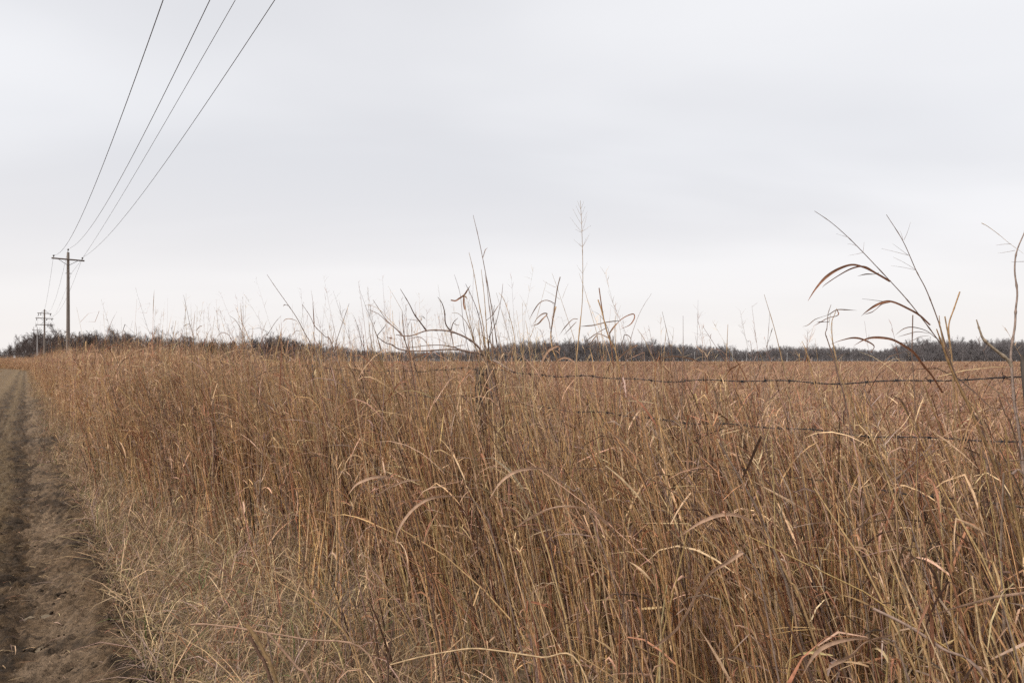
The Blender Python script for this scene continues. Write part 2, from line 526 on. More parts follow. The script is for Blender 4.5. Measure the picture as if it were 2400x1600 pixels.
def thatch(G, sp, L=(0.08, 0.34), w=0.0045, z=(0, 0.12), K=5, fold=0, green=0.05, e=(0.1, 1.45)):
    n = len(sp)
    xy = SP(sp[:, 0], sp[:, 1])
    st = np.concatenate([xy, rng.uniform(z[0], z[1], (n, 1))], 1)
    col = pick(n, [THATCH, STRAW, MAUVE, RUST, UMBER, GREEN], [0.46, 0.13, 0.17, 0.06, 0.12, green])
    leaves(G, st, rng.uniform(0, 6.28, n), rng.uniform(L[0], L[1], n), rng.uniform(e[0], e[1], n), rng.uniform(0.3, 2.6, n),
           w * rng.uniform(0.5, 1.3, n), col, K=K, fold=fold, twist=1.0, kink=0.2)


def spread(n, s0, s1, p0, p1, clump=0.0, cs=0.06):
    if clump:
        c = max(1, int(n * clump / 9))
        k = n - c * 0
        cen = np.stack([rng.uniform(s0, s1, c), rng.uniform(p0, p1, c)], 1)
        i = rng.integers(0, c, int(n * clump))
        a = cen[i] + rng.normal(0, cs, (len(i), 2))
        b = np.stack([rng.uniform(s0, s1, n - len(i)), rng.uniform(p0, p1, n - len(i))], 1)
        return np.concatenate([a, b])
    return np.stack([rng.uniform(s0, s1, n), rng.uniform(p0, p1, n)], 1)


def clear_near(sp, h, ymin=1.55):
    """no growth under the photographer's feet; in front of the lens only what stays below the sight line"""
    xy = SP(sp[:, 0], sp[:, 1])
    d = xy[:, 1]
    ok = (d > ymin) & (np.abs(xy[:, 0]) < d * 0.95 + 1.2)
    return sp[ok]


# ------------------------------------------------------------------ grass by the road, near
S1 = 10.5
G = Geo()
sp = spread(20000, 0.2, S1, 0.55, 4.6, clump=0.62, cs=0.07)
keep = rng.random(len(sp)) < np.clip((sp[:, 1] - road_edge(sp[:, 0]) - np.interp(sp[:, 0], [3.5, 9], [0.72, 0.2])) / np.interp(sp[:, 0], [3.5, 9], [1.8, 0.9]), 0.02, 1) ** 1.25 * (0.55 + 0.9 * (vnoise(sp[:, 0] * 1.3, sp[:, 1] * 1.3, 21) > 0.36))
sp = clear_near(sp[keep], 1.0)
yy_ = SP(sp[:, 0], sp[:, 1])[:, 1]
sp = sp[rng.random(len(sp)) < np.clip(0.35 + (yy_ - 1.6) / 1.3, 0.3, 1)]
tall_growth(G, sp, 1, row_height, K=6, ns=3, detail=1, leaf_n=2.1, rad=0.0044, lw=0.0086, tips=0.09)
tag(G.build("tall_grass", M_grass), "tall dry golden brown grass standing between the dirt road and the barbed wire fence", "grass", kind="stuff")

G = Geo()
sp = spread(50000, 0.2, S1, 0.42, 4.4)
keep = rng.random(len(sp)) < np.where(sp[:, 1] < 1.9, 1.0, 0.55)
sp = clear_near(sp[keep], 0.2, 1.7)
thatch(G, sp, L=(0.08, 0.42), z=(0, 0.16), K=4)
sp = spread(22000, 1.5, S1, 0.22, 1.45)
sp = sp[sp[:, 1] > road_edge(sp[:, 0]) - 0.05 + 0.25 * vnoise(sp[:, 0] * 3, sp[:, 1] * 0 + 7, 9)]
sp = clear_near(sp, 0.2, 1.9)
thatch(G, sp, L=(0.06, 0.26), w=0.0036, z=(0, 0.02), K=5, e=(0.2, 1.2))
tag(G.build("matted_grass", M_grass), "short matted tan grass along the road edge and under the tall stems", "grass", kind="stuff")

# straw litter lying on the road margin
G = Geo()
sp = spread(6000, 2.0, S1, -0.9, 0.6)
sp = sp[rng.random(len(sp)) < np.clip(0.12 + np.abs(sp[:, 1] - 0.05) * 1.1, 0, 1)]
thatch(G, clear_near(sp, 0, 2), L=(0.03, 0.16), w=0.0032, z=(0.03, 0.045), K=4, e=(-0.1, 0.25), green=0)
tag(G.build("straw_litter", M_grass), "loose bits of dry straw lying on the bare dirt road margin", "straw", kind="stuff")

# ------------------------------------------------------------------ scattering of patches (uncountable growth only)
lib = {}


def library(key, objs):
    c = bpy.data.collections.new(key)
    for o in objs:
        c.objects.link(o)
    lib[key] = c
    return c


def scatter(name, coll, xyz, rot, scl, idx, label, cat):
    me = bpy.data.meshes.new(name)
    n = len(xyz)
    me.vertices.add(n); me.vertices.foreach_set("co", np.asarray(xyz, np.float32).ravel())
    a = me.attributes.new("rot", "FLOAT_VECTOR", "POINT"); a.data.foreach_set("vector", np.asarray(rot, np.float32).ravel())
    a = me.attributes.new("scl", "FLOAT_VECTOR", "POINT"); a.data.foreach_set("vector", np.asarray(scl, np.float32).ravel())
    a = me.attributes.new("idx", "INT", "POINT"); a.data.foreach_set("value", np.asarray(idx, np.int32))
    o = bpy.data.objects.new(name, me)
    sc.collection.objects.link(o)
    ng = bpy.data.node_groups.new(name, "GeometryNodeTree")
    ng.interface.new_socket("Geometry", in_out="INPUT", socket_type="NodeSocketGeometry")
    ng.interface.new_socket("Geometry", in_out="OUTPUT", socket_type="NodeSocketGeometry")
    gi = ng.nodes.new("NodeGroupInput"); go = ng.nodes.new("NodeGroupOutput")
    ci = ng.nodes.new("GeometryNodeCollectionInfo")
    ci.inputs["Collection"].default_value = coll
    ci.inputs["Separate Children"].default_value = True
    ci.inputs["Reset Children"].default_value = True
    ip = ng.nodes.new("GeometryNodeInstanceOnPoints")
    ip.inputs["Pick Instance"].default_value = True

    def attr(nm, ty):
        q = ng.nodes.new("GeometryNodeInputNamedAttribute"); q.data_type = ty
        q.inputs["Name"].default_value = nm
        return q.outputs["Attribute"]
    e2r = ng.nodes.new("FunctionNodeEulerToRotation")
    ng.links.new(attr("rot", "FLOAT_VECTOR"), e2r.inputs[0])
    ng.links.new(gi.outputs[0], ip.inputs["Points"])
    ng.links.new(ci.outputs[0], ip.inputs["Instance"])
    ng.links.new(attr("idx", "INT"), ip.inputs["Instance Index"])
    ng.links.new(e2r.outputs[0], ip.inputs["Rotation"])
    ng.links.new(attr("scl", "FLOAT_VECTOR"), ip.inputs["Scale"])
    ng.links.new(ip.outputs[0], go.inputs[0])
    md = o.modifiers.new("scatter", "NODES"); md.node_group = ng
    return tag(o, label, cat, kind="stuff")


class local_axes:
    """build a patch in its own axes (x, y as along/across)"""
    def __enter__(self):
        global U, W
        self.o = (U, W); U = np.array([1.0, 0.0]); W = np.array([0.0, 1.0])

    def __exit__(self, *a):
        global U, W
        U, W = self.o


one = lambda s, p: np.ones_like(s)
row_p, field_p, fieldm_p, fieldf_p, verge_p = [], [], [], [], []
with local_axes():
    for i in range(6):
        G = Geo()
        sp = spread(330, -0.62, 0.62, -0.62, 0.62, clump=0.5, cs=0.09)
        tall_growth(G, sp, 1, one, K=5, ns=2, rad=0.0036, lw=0.012, leaf_n=3.4, detail=0.3, lean0=(-0.07, -0.05), tips=0.014, shape=22.0)
        thatch(G, spread(160, -0.6, 0.6, -0.6, 0.6), L=(0.1, 0.3), w=0.008, K=4, z=(0, 0.2))
        row_p.append(G.build("row_patch", M_grass, link=False))
    for i in range(6):
        G = Geo()
        sp = spread(300, -0.62, 0.62, -0.62, 0.62, clump=0.55, cs=0.08)
        tall_growth(G, sp, 1, one, K=5, ns=2, rad=0.0034, lw=0.011, leaf_n=3.0, detail=0.3, lean0=(-0.10, -0.02), tips=0.0, shape=30.0)
        thatch(G, spread(420, -0.6, 0.6, -0.6, 0.6), L=(0.1, 0.4), w=0.007, K=4, z=(0, 0.45))
        field_p.append(G.build("field_patch", M_field, link=False))
    for i in range(5):
        G = Geo()
        sp = spread(700, -2.1, 2.1, -2.1, 2.1, clump=0.5, cs=0.2)
        tall_growth(G, sp, 1, one, K=4, ns=2, rad=0.010, lw=0.034, leaf_n=2.6, detail=0.3, lean0=(-0.10, -0.02), tips=0.0, shape=40.0)
        thatch(G, spread(900, -2, 2, -2, 2), L=(0.15, 0.5), w=0.025, K=4, z=(0, 0.6))
        fieldm_p.append(G.build("field_patch_broad", M_field, link=False))
    for i in range(4):
        G = Geo()
        sp = spread(620, -5.2, 5.2, -5.2, 5.2, clump=0.4, cs=0.4)
        tall_growth(G, sp, 1, one, K=4, ns=2, rad=0.035, lw=0.12, leaf_n=2.2, detail=0.3, lean0=(-0.10, -0.02), tips=0.0, shape=40.0)
        thatch(G, spread(900, -5, 5, -5, 5), L=(0.3, 0.7), w=0.1, K=4, z=(0, 0.6))
        fieldf_p.append(G.build("field_patch_distant", M_field, link=False))
    for i in range(4):
        G = Geo()
        thatch(G, spread(1500, -0.6, 0.6, -0.6, 0.6), L=(0.07, 0.3), w=0.006, K=4, z=(0, 0.05))
        tall_growth(G, spread(16, -0.6, 0.6, -0.6, 0.6), 1, lambda s, p: 0.4 * np.ones_like(s), K=4, ns=2, detail=0.3, leaf_n=2)
        verge_p.append(G.build("verge_patch", M_grass, link=False))
for k, v in (("row", row_p), ("field", field_p), ("fieldm", fieldm_p), ("fieldf", fieldf_p), ("verge", verge_p)):
    library(k, v)


def place(cells, sz, zf, name, key, label, cat, nvar, full_turn=False, jit=0.2, z0=0.0):
    n = len(cells)
    sp = cells + rng.uniform(-jit, jit, (n, 2)) * sz
    xy = SP(sp[:, 0], sp[:, 1])
    rot = np.zeros((n, 3)); rot[:, 2] = rng.uniform(0, 6.28, n) if full_turn else TH + math.pi / 2 + rng.normal(0, 0.45, n)
    scl = np.ones((n, 3)); scl[:, :2] = rng.uniform(0.92, 1.12, (n, 1)); scl[:, 2] = zf(sp[:, 0], sp[:, 1]) * rng.uniform(0.86, 1.14, n)
    xyz = np.concatenate([xy, np.full((n, 1), z0)], 1)
    return scatter(name, lib[key], xyz, rot, scl, rng.integers(0, nvar, n), label, cat)


def in_view(c, margin):
    xy = SP(c[:, 0], c[:, 1])
    return (np.abs(xy[:, 0]) < xy[:, 1] * 0.76 + margin) & (xy[:, 1] > 0)


def cells(s0, s1, p0, p1, step):
    a, b_ = np.meshgrid(np.arange(s0, s1, step) + step / 2, np.arange(p0, p1, step) + step / 2, indexing="ij")
    return np.stack([a.ravel(), b_.ravel()], 1)


# fence row further along the line
c = cells(S1, 300, -30, 4.6, 1.0)
c = c[(c[:, 1] > road_edge(c[:, 0]) + 0.45)]
c = c[in_view(c, 6)]
place(c, 1.0, row_height, "fence_row_grass", "row", "rank reddish brown grass along the fence row running towards the poles", "grass", 6)
c = cells(S1 - 0.6, 200, -30, 1.6, 0.9)
e = road_edge(c[:, 0])
c = c[(c[:, 1] > e + 0.1) & (c[:, 1] < e + 1.2)]
place(c, 0.9, lambda s, p: np.full_like(s, 1.0), "verge_grass", "verge", "pale short grass verge bordering the dirt road", "grass", 4)

# rough grass on the other side of the road
def road_left(s):
    return -3.4 + np.minimum(0.0, road_edge(s) + 0.34 - 0.76)


c = cells(0, 215, -60, -2.5, 0.95)
e = road_left(c[:, 0])
c = c[(c[:, 1] < e + 0.35) & (c[:, 1] > e - 1.3)]
place(c, 0.9, lambda s, p: np.full_like(s, 1.0), "far_verge_grass", "verge", "pale short grass on the other side of the dirt road", "grass", 4)
c = cells(5, 330, -160, -3.0, 3.5)
c = c[c[:, 1] < road_left(c[:, 0]) - 2.6]
xy = SP(c[:, 0], c[:, 1])
c = c[np.abs(xy[:, 0]) < xy[:, 1] * 1.2 + 8]
place(c, 3.5, lambda s, p: np.full_like(s, 0.45), "roadside_meadow_grass", "fieldm", "low dry grass of the open ground left across the road".replace(" left", ""), "grass", 5, z0=-0.03)

# the field beyond the fence
FH = lambda s, p: 0.72 + 0.12 * vnoise(s * 0.15 + 40, p * 0.15 + 40, 31)
c = cells(-40, 60, 4.6, 62, 1.05)
xy = SP(c[:, 0], c[:, 1])
c = c[in_view(c, 3) & (np.hypot(xy[:, 0], xy[:, 1]) < 42)]
place(c, 1.05, FH, "field_grass", "field", "dry brown grass covering the near part of the field behind the fence", "grass", 6)
c = cells(-160, 190, 4.6, 190, 3.7)
xy = SP(c[:, 0], c[:, 1]); d = np.hypot(xy[:, 0], xy[:, 1])
c = c[in_view(c, 6) & (d < 165) & (d > 39)]
place(c, 3.7, FH, "open_field_grass", "fieldm", "dry reddish brown grass of the open field in the middle distance", "grass", 5, z0=-0.03)
c = cells(-620, 620, 6, 720, 9.0)
xy = SP(c[:, 0], c[:, 1]); d = np.hypot(xy[:, 0], xy[:, 1])
c = c[in_view(c, 20) & (xy[:, 1] < 640) & (d > 158)]
place(c, 9.0, FH, "distant_field_grass", "fieldf", "flat brown expanse of field grass reaching to the far trees", "grass", 4, z0=-0.12)

# ------------------------------------------------------------------ clods on the road
clod_objs = []
for i in range(5):
    th_ = np.linspace(0.0, math.pi, 5); ph = np.linspace(0, 2 * math.pi, 7)[:-1]
    rr = 1 + rng.normal(0, 0.22, (5, 6))
    rr[0] = rr[0].mean(); rr[-1] = rr[-1].mean()
    v = np.stack([np.sin(th_)[:, None] * np.cos(ph) * rr, np.sin(th_)[:, None] * np.sin(ph) * rr, np.cos(th_)[:, None] * 0.6 * rr + 0 * ph], -1)
    G = Geo(); G.grid(v[None], np.array([[0.085, 0.058, 0.037]]) * (0.6 + 0.22 * i), True)
    clod_objs.append(G.build("clod", M_road, link=False))
library("clods", clod_objs)
sp = spread(15000, 1.8, 12, -1.2, 0.66)
sp = sp[rng.random(len(sp)) < 0.25 + 0.75 * (vnoise(sp[:, 0] * 4, sp[:, 1] * 4, 14) > 0.5)]
n = len(sp); xy = SP(sp[:, 0], sp[:, 1])
sz = 0.0062 * rng.lognormal(0, 0.5, n)
rc = np.exp(-((sp[:, 1] - 0.05) / 0.20) ** 2)
scatter("mud_crumbs", lib["clods"], np.concatenate([xy, (0.047 - 0.04 * rc - 0.05 * np.clip((sp[:, 1] - 0.44) / 0.32, 0, 1) ** 1.5)[:, None]], 1), rng.uniform(0, 6.28, (n, 3)),
        sz[:, None] * rng.uniform(0.7, 1.4, (n, 3)), rng.integers(0, 5, n), "small crumbs of dry mud strewn over the wheel track", "mud")

# ------------------------------------------------------------------ bare trees
def rotate_off(d, ang, az):
    """turn directions d by ang away from themselves, az around"""
    ref = np.where(np.abs(d[:, 2:3]) > 0.9, np.array([[1.0, 0, 0]]), np.array([[0, 0, 1.0]]))
    a = norm(np.cross(d, ref)); b_ = np.cross(d, a)
    return norm(d * np.cos(ang)[:, None] + (a * np.cos(az)[:, None] + b_ * np.sin(az)[:, None]) * np.sin(ang)[:, None])


def grow(r_, par, rad_par, n_child, t_lo, len_f, ang, up, K):
    n, kp, _ = par.shape
    i = np.repeat(np.arange(n), n_child)
    m_ = len(i)
    t = r_.uniform(t_lo, 1.0, m_) * (kp - 1)
    k0 = np.minimum(t.astype(int), kp - 2); f = (t - k0)[:, None]
    st = par[i, k0] * (1 - f) + par[i, k0 + 1] * f
    d = norm(par[i, k0 + 1] - par[i, k0])
    plen = np.linalg.norm(np.diff(par, axis=1), axis=2).sum(1)[i]
    L = plen * len_f * r_.uniform(0.6, 1.25, m_) * (1.15 - 0.55 * t / (kp - 1))
    d = rotate_off(d, r_.uniform(ang[0], ang[1], m_), r_.uniform(0, 6.28, m_))
    P = [st]
    for q in range(K - 1):
        d = norm(d + np.array([0, 0, up]) + r_.normal(0, 0.13, d.shape))
        P.append(P[-1] + d * (L / (K - 1))[:, None])
    return np.stack(P, 1), rad_par[i] * 0.55


BARKC = np.array([0.128, 0.102, 0.095])
HAZE_BARKC = np.array([0.176, 0.158, 0.158])  # paler bark for the far wood, with distance haze put into its colour


def tree_proto(seed, H, spreadf=1.0, multi=1, cols=BARKC, fine=4, low=0.22):
    r_ = np.random.default_rng(seed)
    tk = np.linspace(0, 1, 8)
    tr = []
    for q in range(multi):
        a = r_.uniform(0, 6.28); l = (0.12 if multi == 1 else 0.35) * H * r_.uniform(0.3, 1)
        wx = np.cumsum(r_.normal(0, 0.012 * H, 8)); wy = np.cumsum(r_.normal(0, 0.012 * H, 8))
        tr.append(np.stack([math.cos(a) * l * tk ** 1.4 + wx * (tk > 0), math.sin(a) * l * tk ** 1.4 + wy * (tk > 0), tk * H * 0.86 - 0.1], -1))
    tr = np.stack(tr)
    rad = np.full(len(tr), 0.017 * H / math.sqrt(multi))
    Gt, Gc = Geo(), Geo()
    col1 = lambda m_, f=1.0: cols * f * (1 + r_.normal(0, 0.12, (m_, 1)))
    Gt.tubes(tr, rad[:, None] * (1 - 0.8 * tk), col1(len(tr), 1.15), 6)
    lim, rl = grow(r_, tr, rad, 17 // multi + 2, low, 0.44 * spreadf, (0.5, 1.15), 0.16, 6)
    Gt.tubes(lim, rl[:, None] * np.linspace(0.75, 0.2, 6), col1(len(lim), 1.1), 4)
    br, rb = grow(r_, lim, rl, 7, 0.15, 0.5, (0.4, 1.0), 0.10, 5)
    Gc.tubes(br, rb[:, None] * np.linspace(0.6, 0.2, 5), col1(len(br)), 3)
    tw, rt = grow(r_, br, rb, 6, 0.1, 0.55, (0.35, 0.9), 0.06, 4)
    side = norm(r_.normal(size=(len(tw), 1, 3)))
    Gc.blades(tw, np.broadcast_to(side, tw.shape), np.full((len(tw), 4), 0.0022 * H) * np.linspace(1, 0.5, 4), col1(len(tw)), 0)
    fi, rf = grow(r_, tw, rt, fine, 0.1, 0.6, (0.35, 0.9), 0.05, 3)
    side = norm(r_.normal(size=(len(fi), 1, 3)))
    Gc.blades(fi, np.broadcast_to(side, fi.shape), np.full((len(fi), 3), 0.0013 * H) * np.linspace(1, 0.6, 3), col1(len(fi), 0.95), 0)
    return Gt, Gc


kinds = []
for i in range(12):
    H = 14.0
    Gt, Gc = tree_proto(100 + i, H, 0.8 + 0.12 * (i % 4), 1 if i % 6 != 3 else 2, BARKC if i < 6 else HAZE_BARKC)
    kinds.append((Gt.build("trunk", M_bark, link=False).data, Gc.build("crown", M_bark, link=False).data))
brush_objs = []
for i in range(6):
    Gt, Gc = tree_proto(300 + i, 5.0, 1.1, 5, BARKC if i < 3 else HAZE_BARKC * 0.92, 5, 0.05)
    for q in range(len(Gc.V)):
        Gt.add(Gc.V[q], Gc.F[q] - sum(len(v_) for v_ in Gc.V[:q]), Gc.C[q])
    brush_objs.append(Gt.build("brush", M_bark, link=False))
library("brush", brush_objs)
wood_objs = []
for i in range(12):
    a_, c_ = kinds[i]
    G = Geo()
    for me in (a_, c_):
        nv = len(me.vertices); v = np.empty(nv * 3, np.float32); me.vertices.foreach_get("co", v)
        f = np.empty(len(me.loops), np.int32); me.loops.foreach_get("vertex_index", f)
        cc = np.empty(nv * 4, np.float32); me.color_attributes["tint"].data.foreach_get("color", cc)
        G.add(v.reshape(-1, 3).astype(float), f.reshape(-1, 4).astype(int), cc.reshape(-1, 4)[:, :3].astype(float))
    wood_objs.append(G.build("wood_tree", M_bark, link=False))
library("woods", wood_objs)

# dry branching weeds mixed into the roadside grass
G = Geo()
sp = spread(150, 0.6, 12, 0.75, 4.2)
sp = clear_near(sp, 1, 2.0)
n = len(sp); xy = SP(sp[:, 0], sp[:, 1]); h = row_height(sp[:, 0], np.maximum(sp[:, 1], 1.5)) * rng.uniform(0.75, 1.2, n)
h = np.minimum(h, EYE + 0.1 * (xy[:, 1] - 2.5))
lean = rng.normal(0, 0.22, (n, 2)) + np.array([-0.12, -0.03])
main = stem_curve(np.concatenate([xy, np.zeros((n, 1))], 1), h, lean, np.broadcast_to(np.linspace(0, 1, 9), (n, 9))) + rng.normal(0, 0.006, (n, 9, 3))
wc = pick(n, [UMBER, MAUVE, RUST], [0.5, 0.35, 0.15])
rm = rng.uniform(0.0024, 0.0042, n)
G.tubes(main, rm[:, None] * np.linspace(1, 0.45, 9), wc, 4)
b1, r1 = grow(rng, main, rm, 7, 0.42, 0.30, (0.4, 0.95), 0.12, 5)
G.tubes(b1, np.maximum(r1, 0.0012)[:, None] * np.linspace(1, 0.5, 5), np.repeat(wc, 7, 0), 3)
b2, r2 = grow(rng, b1, r1, 3, 0.3, 0.42, (0.3, 0.8), 0.12, 4)
G.tubes(b2, np.maximum(r2, 0.0009)[:, None] * np.linspace(1, 0.6, 4), np.repeat(wc, 21, 0), 3)
tag(G.build("dry_weeds", M_grass), "thin dark branching weed stems mixed into the roadside grass", "weeds", kind="stuff")

# skyline: picture column -> height of the tree tops and distance of the wood's edge
KX = [-160, 0, 40, 62, 110, 160, 270, 360, 440, 520, 600, 650, 720, 800, 900, 1010, 1130, 1165, 1230, 1400, 1480, 1540, 1640, 1700, 1755, 1830, 1960, 2060, 2120, 2170, 2260, 2340, 2400, 2560]
KT = [826, 822, 804, 782, 775, 779, 774, 784, 786, 794, 793, 782, 803, 816, 824, 824, 822, 808, 803, 801, 804, 806, 812, 814, 824, 814, 814, 822, 808, 800, 802, 798, 800, 800]
KD = [330, 320, 290, 255, 250, 250, 250, 255, 260, 270, 300, 330, 360, 620, 690, 690, 640, 570, 560, 560, 570, 580, 590, 600, 640, 600, 600, 610, 560, 540, 530, 530, 530, 530]


def tree_at(i, kind, x, d, H, label, group, name="bare_tree"):
    pos = at(x, 845, d); pos[2] = 0
    t_ = thing(name, label, "tree", pos, group)
    k = H / 14.0
    t_.scale = (k * rng.uniform(0.85, 1.2),) * 2 + (k,)
    t_.rotation_euler = (0, 0, rng.uniform(0, 6.28))
    for nm, me in zip(("trunk", "crown"), kinds[kind]):
        o = bpy.data.objects.new(nm, me)
        sc.collection.objects.link(o)
        o.parent = t_
    return t_


x = -60.0
i = 0
while x < 2460:
    d = np.interp(x, KX, KD) + rng.uniform(-6, 10)
    H = (845 - np.interp(x, KX, KT)) * d / 1600 + EYE
    H *= rng.choice([0.80, 0.94, 1.03, 1.16])
    if x < 480:
        lb, gr = "leafless dark tree in the thick wood behind the utility poles", "trees of the wood behind the poles"
    elif x < 740:
        lb, gr = "leafless tree where the pole-side wood thins out into the field", "trees at the thinning end of the pole-side wood"
    elif x < 1140:
        lb, gr = "low leafless tree in the gap between the two woods, farthest away", "trees in the distant gap"
    else:
        lb, gr = "leafless grey tree in the long wood across the open field", "trees of the long wood across the field"
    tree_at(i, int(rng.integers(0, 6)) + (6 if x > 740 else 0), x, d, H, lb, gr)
    x += rng.uniform(0.55, 1.05) * 5.2 * 1600 / d
    i += 1
# trees that stand out
tree_at(0, 4, 84, 238, 11.8, "broad leafless tree leaning out at the open end of the wood beyond the road", None)
tree_at(0, 7, 2163, 470, 13.6, "lone rounded leafless tree rising above the far wood", None)
tree_at(0, 8, 2255, 470, 13.4, "wide crowned leafless tree standing just in front of the far wood", None)
tree_at(0, 11, 1722, 560, 13.0, "thin open leafless tree at the dip in the far wood", None)

# the mass of the wood behind its edge, and its undergrowth
pts, scl = [], []
for row in range(7):
    x = -500.0
    while x < 3100:
        d0 = np.interp(x, KX, KD)
        d = d0 + 9 + row * 8 + rng.uniform(-4, 4)
        H = ((845 - np.interp(x, KX, KT)) * d0 / 1600 + EYE) * rng.uniform(0.84, 1.04)
        q = at(x, 845, d); q[2] = 0
        pts.append(q); k = H / 14
        scl.append((k * rng.uniform(0.85, 1.25), k * rng.uniform(0.85, 1.25), k))
        x += rng.uniform(0.5, 1.1) * 5.0 * 1600 / d
n = len(pts); rot = np.zeros((n, 3)); rot[:, 2] = rng.uniform(0, 6.28, n)
px_ = np.array([p_[0] / p_[1] * 1600 + 1200 for p_ in pts])
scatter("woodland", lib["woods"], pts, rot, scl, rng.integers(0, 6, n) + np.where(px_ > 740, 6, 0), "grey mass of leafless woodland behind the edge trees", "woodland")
pts, scl = [], []
for row in range(4):
    x = -500.0
    while x < 3100:
        d0 = np.interp(x, KX, KD)
        d = d0 - 7 + row * 5 + rng.uniform(-3, 3)
        q = at(x, 845, d); q[2] = 0
        pts.append(q); k = rng.uniform(0.6, 1.25) * ((845 - np.interp(x, KX, KT)) * d0 / 1600 + EYE) / 12
        scl.append((k * 1.3, k * 1.3, k))
        x += rng.uniform(0.4, 1.0) * 3.6 * 1600 / d
n = len(pts); rot = np.zeros((n, 3)); rot[:, 2] = rng.uniform(0, 6.28, n)
px_ = np.array([p_[0] / p_[1] * 1600 + 1200 for p_ in pts])
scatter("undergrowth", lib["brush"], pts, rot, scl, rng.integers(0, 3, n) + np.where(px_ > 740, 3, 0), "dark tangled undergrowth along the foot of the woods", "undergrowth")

# evergreen cedars
def cedar(x, d, H, label):
    pos = at(x, 845, d); pos[2] = 0
    t_ = thing("cedar_tree", label, "tree", pos)
    G = Geo()
    tk = np.linspace(0, 1, 5)
    G.tubes(np.stack([0 * tk, 0 * tk, tk * H * 0.95], -1)[None], (0.03 * H * (1 - 0.85 * tk))[None], np.array([[0.10, 0.07, 0.05]]), 6)
    G.build("trunk", M_bark, t_)
    G = Geo()
    n = 2600
    zf = rng.beta(1.1, 1.5, n); az = rng.uniform(0, 6.28, n)
    lob = 1 + 0.25 * np.sin(az * 5 + zf * 17) + 0.15 * np.sin(az * 3 - zf * 11)
    rr = (1 - zf) ** 0.75 * 0.30 * H * lob * np.sqrt(rng.uniform(0.35, 1, n))
    st = np.stack([rr * np.cos(az), rr * np.sin(az), 0.05 * H + zf * 0.93 * H], -1)
    leaves(G, st, az + rng.normal(0, 0.6, n), np.full(n, 0.07 * H) * rng.uniform(0.6, 1.3, n), rng.uniform(0.1, 1.1, n), rng.uniform(0, 0.8, n),
           np.full(n, 0.022 * H), np.array([0.035, 0.048, 0.030]) * (1 + rng.normal(0, 0.25, (n, 1))), K=4, fold=0)
    G.build("crown", M_bark, t_)


cedar(497, 205, 7.2, "dark green cedar in front of the wood near the poles")
cedar(1893, 520, 6.0, "small dark evergreen at the foot of the far wood")

# ------------------------------------------------------------------ utility poles and wires
def lathe(G, prof, col=(0.2, 0.2, 0.2), ns=12, origin=(0, 0, 0), tilt=(0, 0)):
    a = np.arange(ns) * 2 * math.pi / ns
    pr = np.array(prof)
    v = np.stack([pr[:, 0:1] * np.cos(a), pr[:, 0:1] * np.sin(a), pr[:, 1:2] + 0 * a], -1)
    v[..., 0] += pr[:, 1:2] * tilt[0]; v[..., 1] += pr[:, 1:2] * tilt[1]
    G.grid((v + np.array(origin))[None], np.array([col]), True)


def beam(G, a, b_, w, h, col=(0.2, 0.2, 0.2)):
    """bevelled bar from a to b: w across (horizontal), h tall"""
    a = np.array(a, float); b_ = np.array(b_, float)
    T = norm(b_ - a); S = norm(np.cross(T, [0, 0, 1.0])) if abs(T[2]) < 0.95 else np.array([1.0, 0, 0])
    Nn = np.cross(S, T)
    c_ = 0.18
    oct_ = [(-.5, -.5 + c_), (-.5, .5 - c_), (-.5 + c_, .5), (.5 - c_, .5), (.5, .5 - c_), (.5, -.5 + c_), (.5 - c_, -.5), (-.5 + c_, -.5)]
    ring = np.array([S * x_ * w + Nn * y_ * h for x_, y_ in oct_])
    e = 0.2 * min(w, h)
    v = np.stack([a + ring * 0.02, a + ring * 0.8, a + T * e + ring, b_ - T * e + ring, b_ + ring * 0.8, b_ + ring * 0.02])
    G.grid(v[None], np.array([col]), True)


POLE_P = 3.08
s_poles = [-18.0, 71.5, 161.3, 258.0, 345.0]
arm_dir = np.array([W[0], W[1], 0.0])


def pole_base(i):
    xy = SP(s_poles[i], POLE_P)
    return np.array([xy[0], xy[1], 0.0])


INS = [(0.0, -0.02), (0.035, -0.02), (0.038, 0.0), (0.075, 0.015), (0.08, 0.035), (0.05, 0.05), (0.075, 0.06), (0.078, 0.085), (0.04, 0.10), (0.05, 0.125), (0.0, 0.135)]


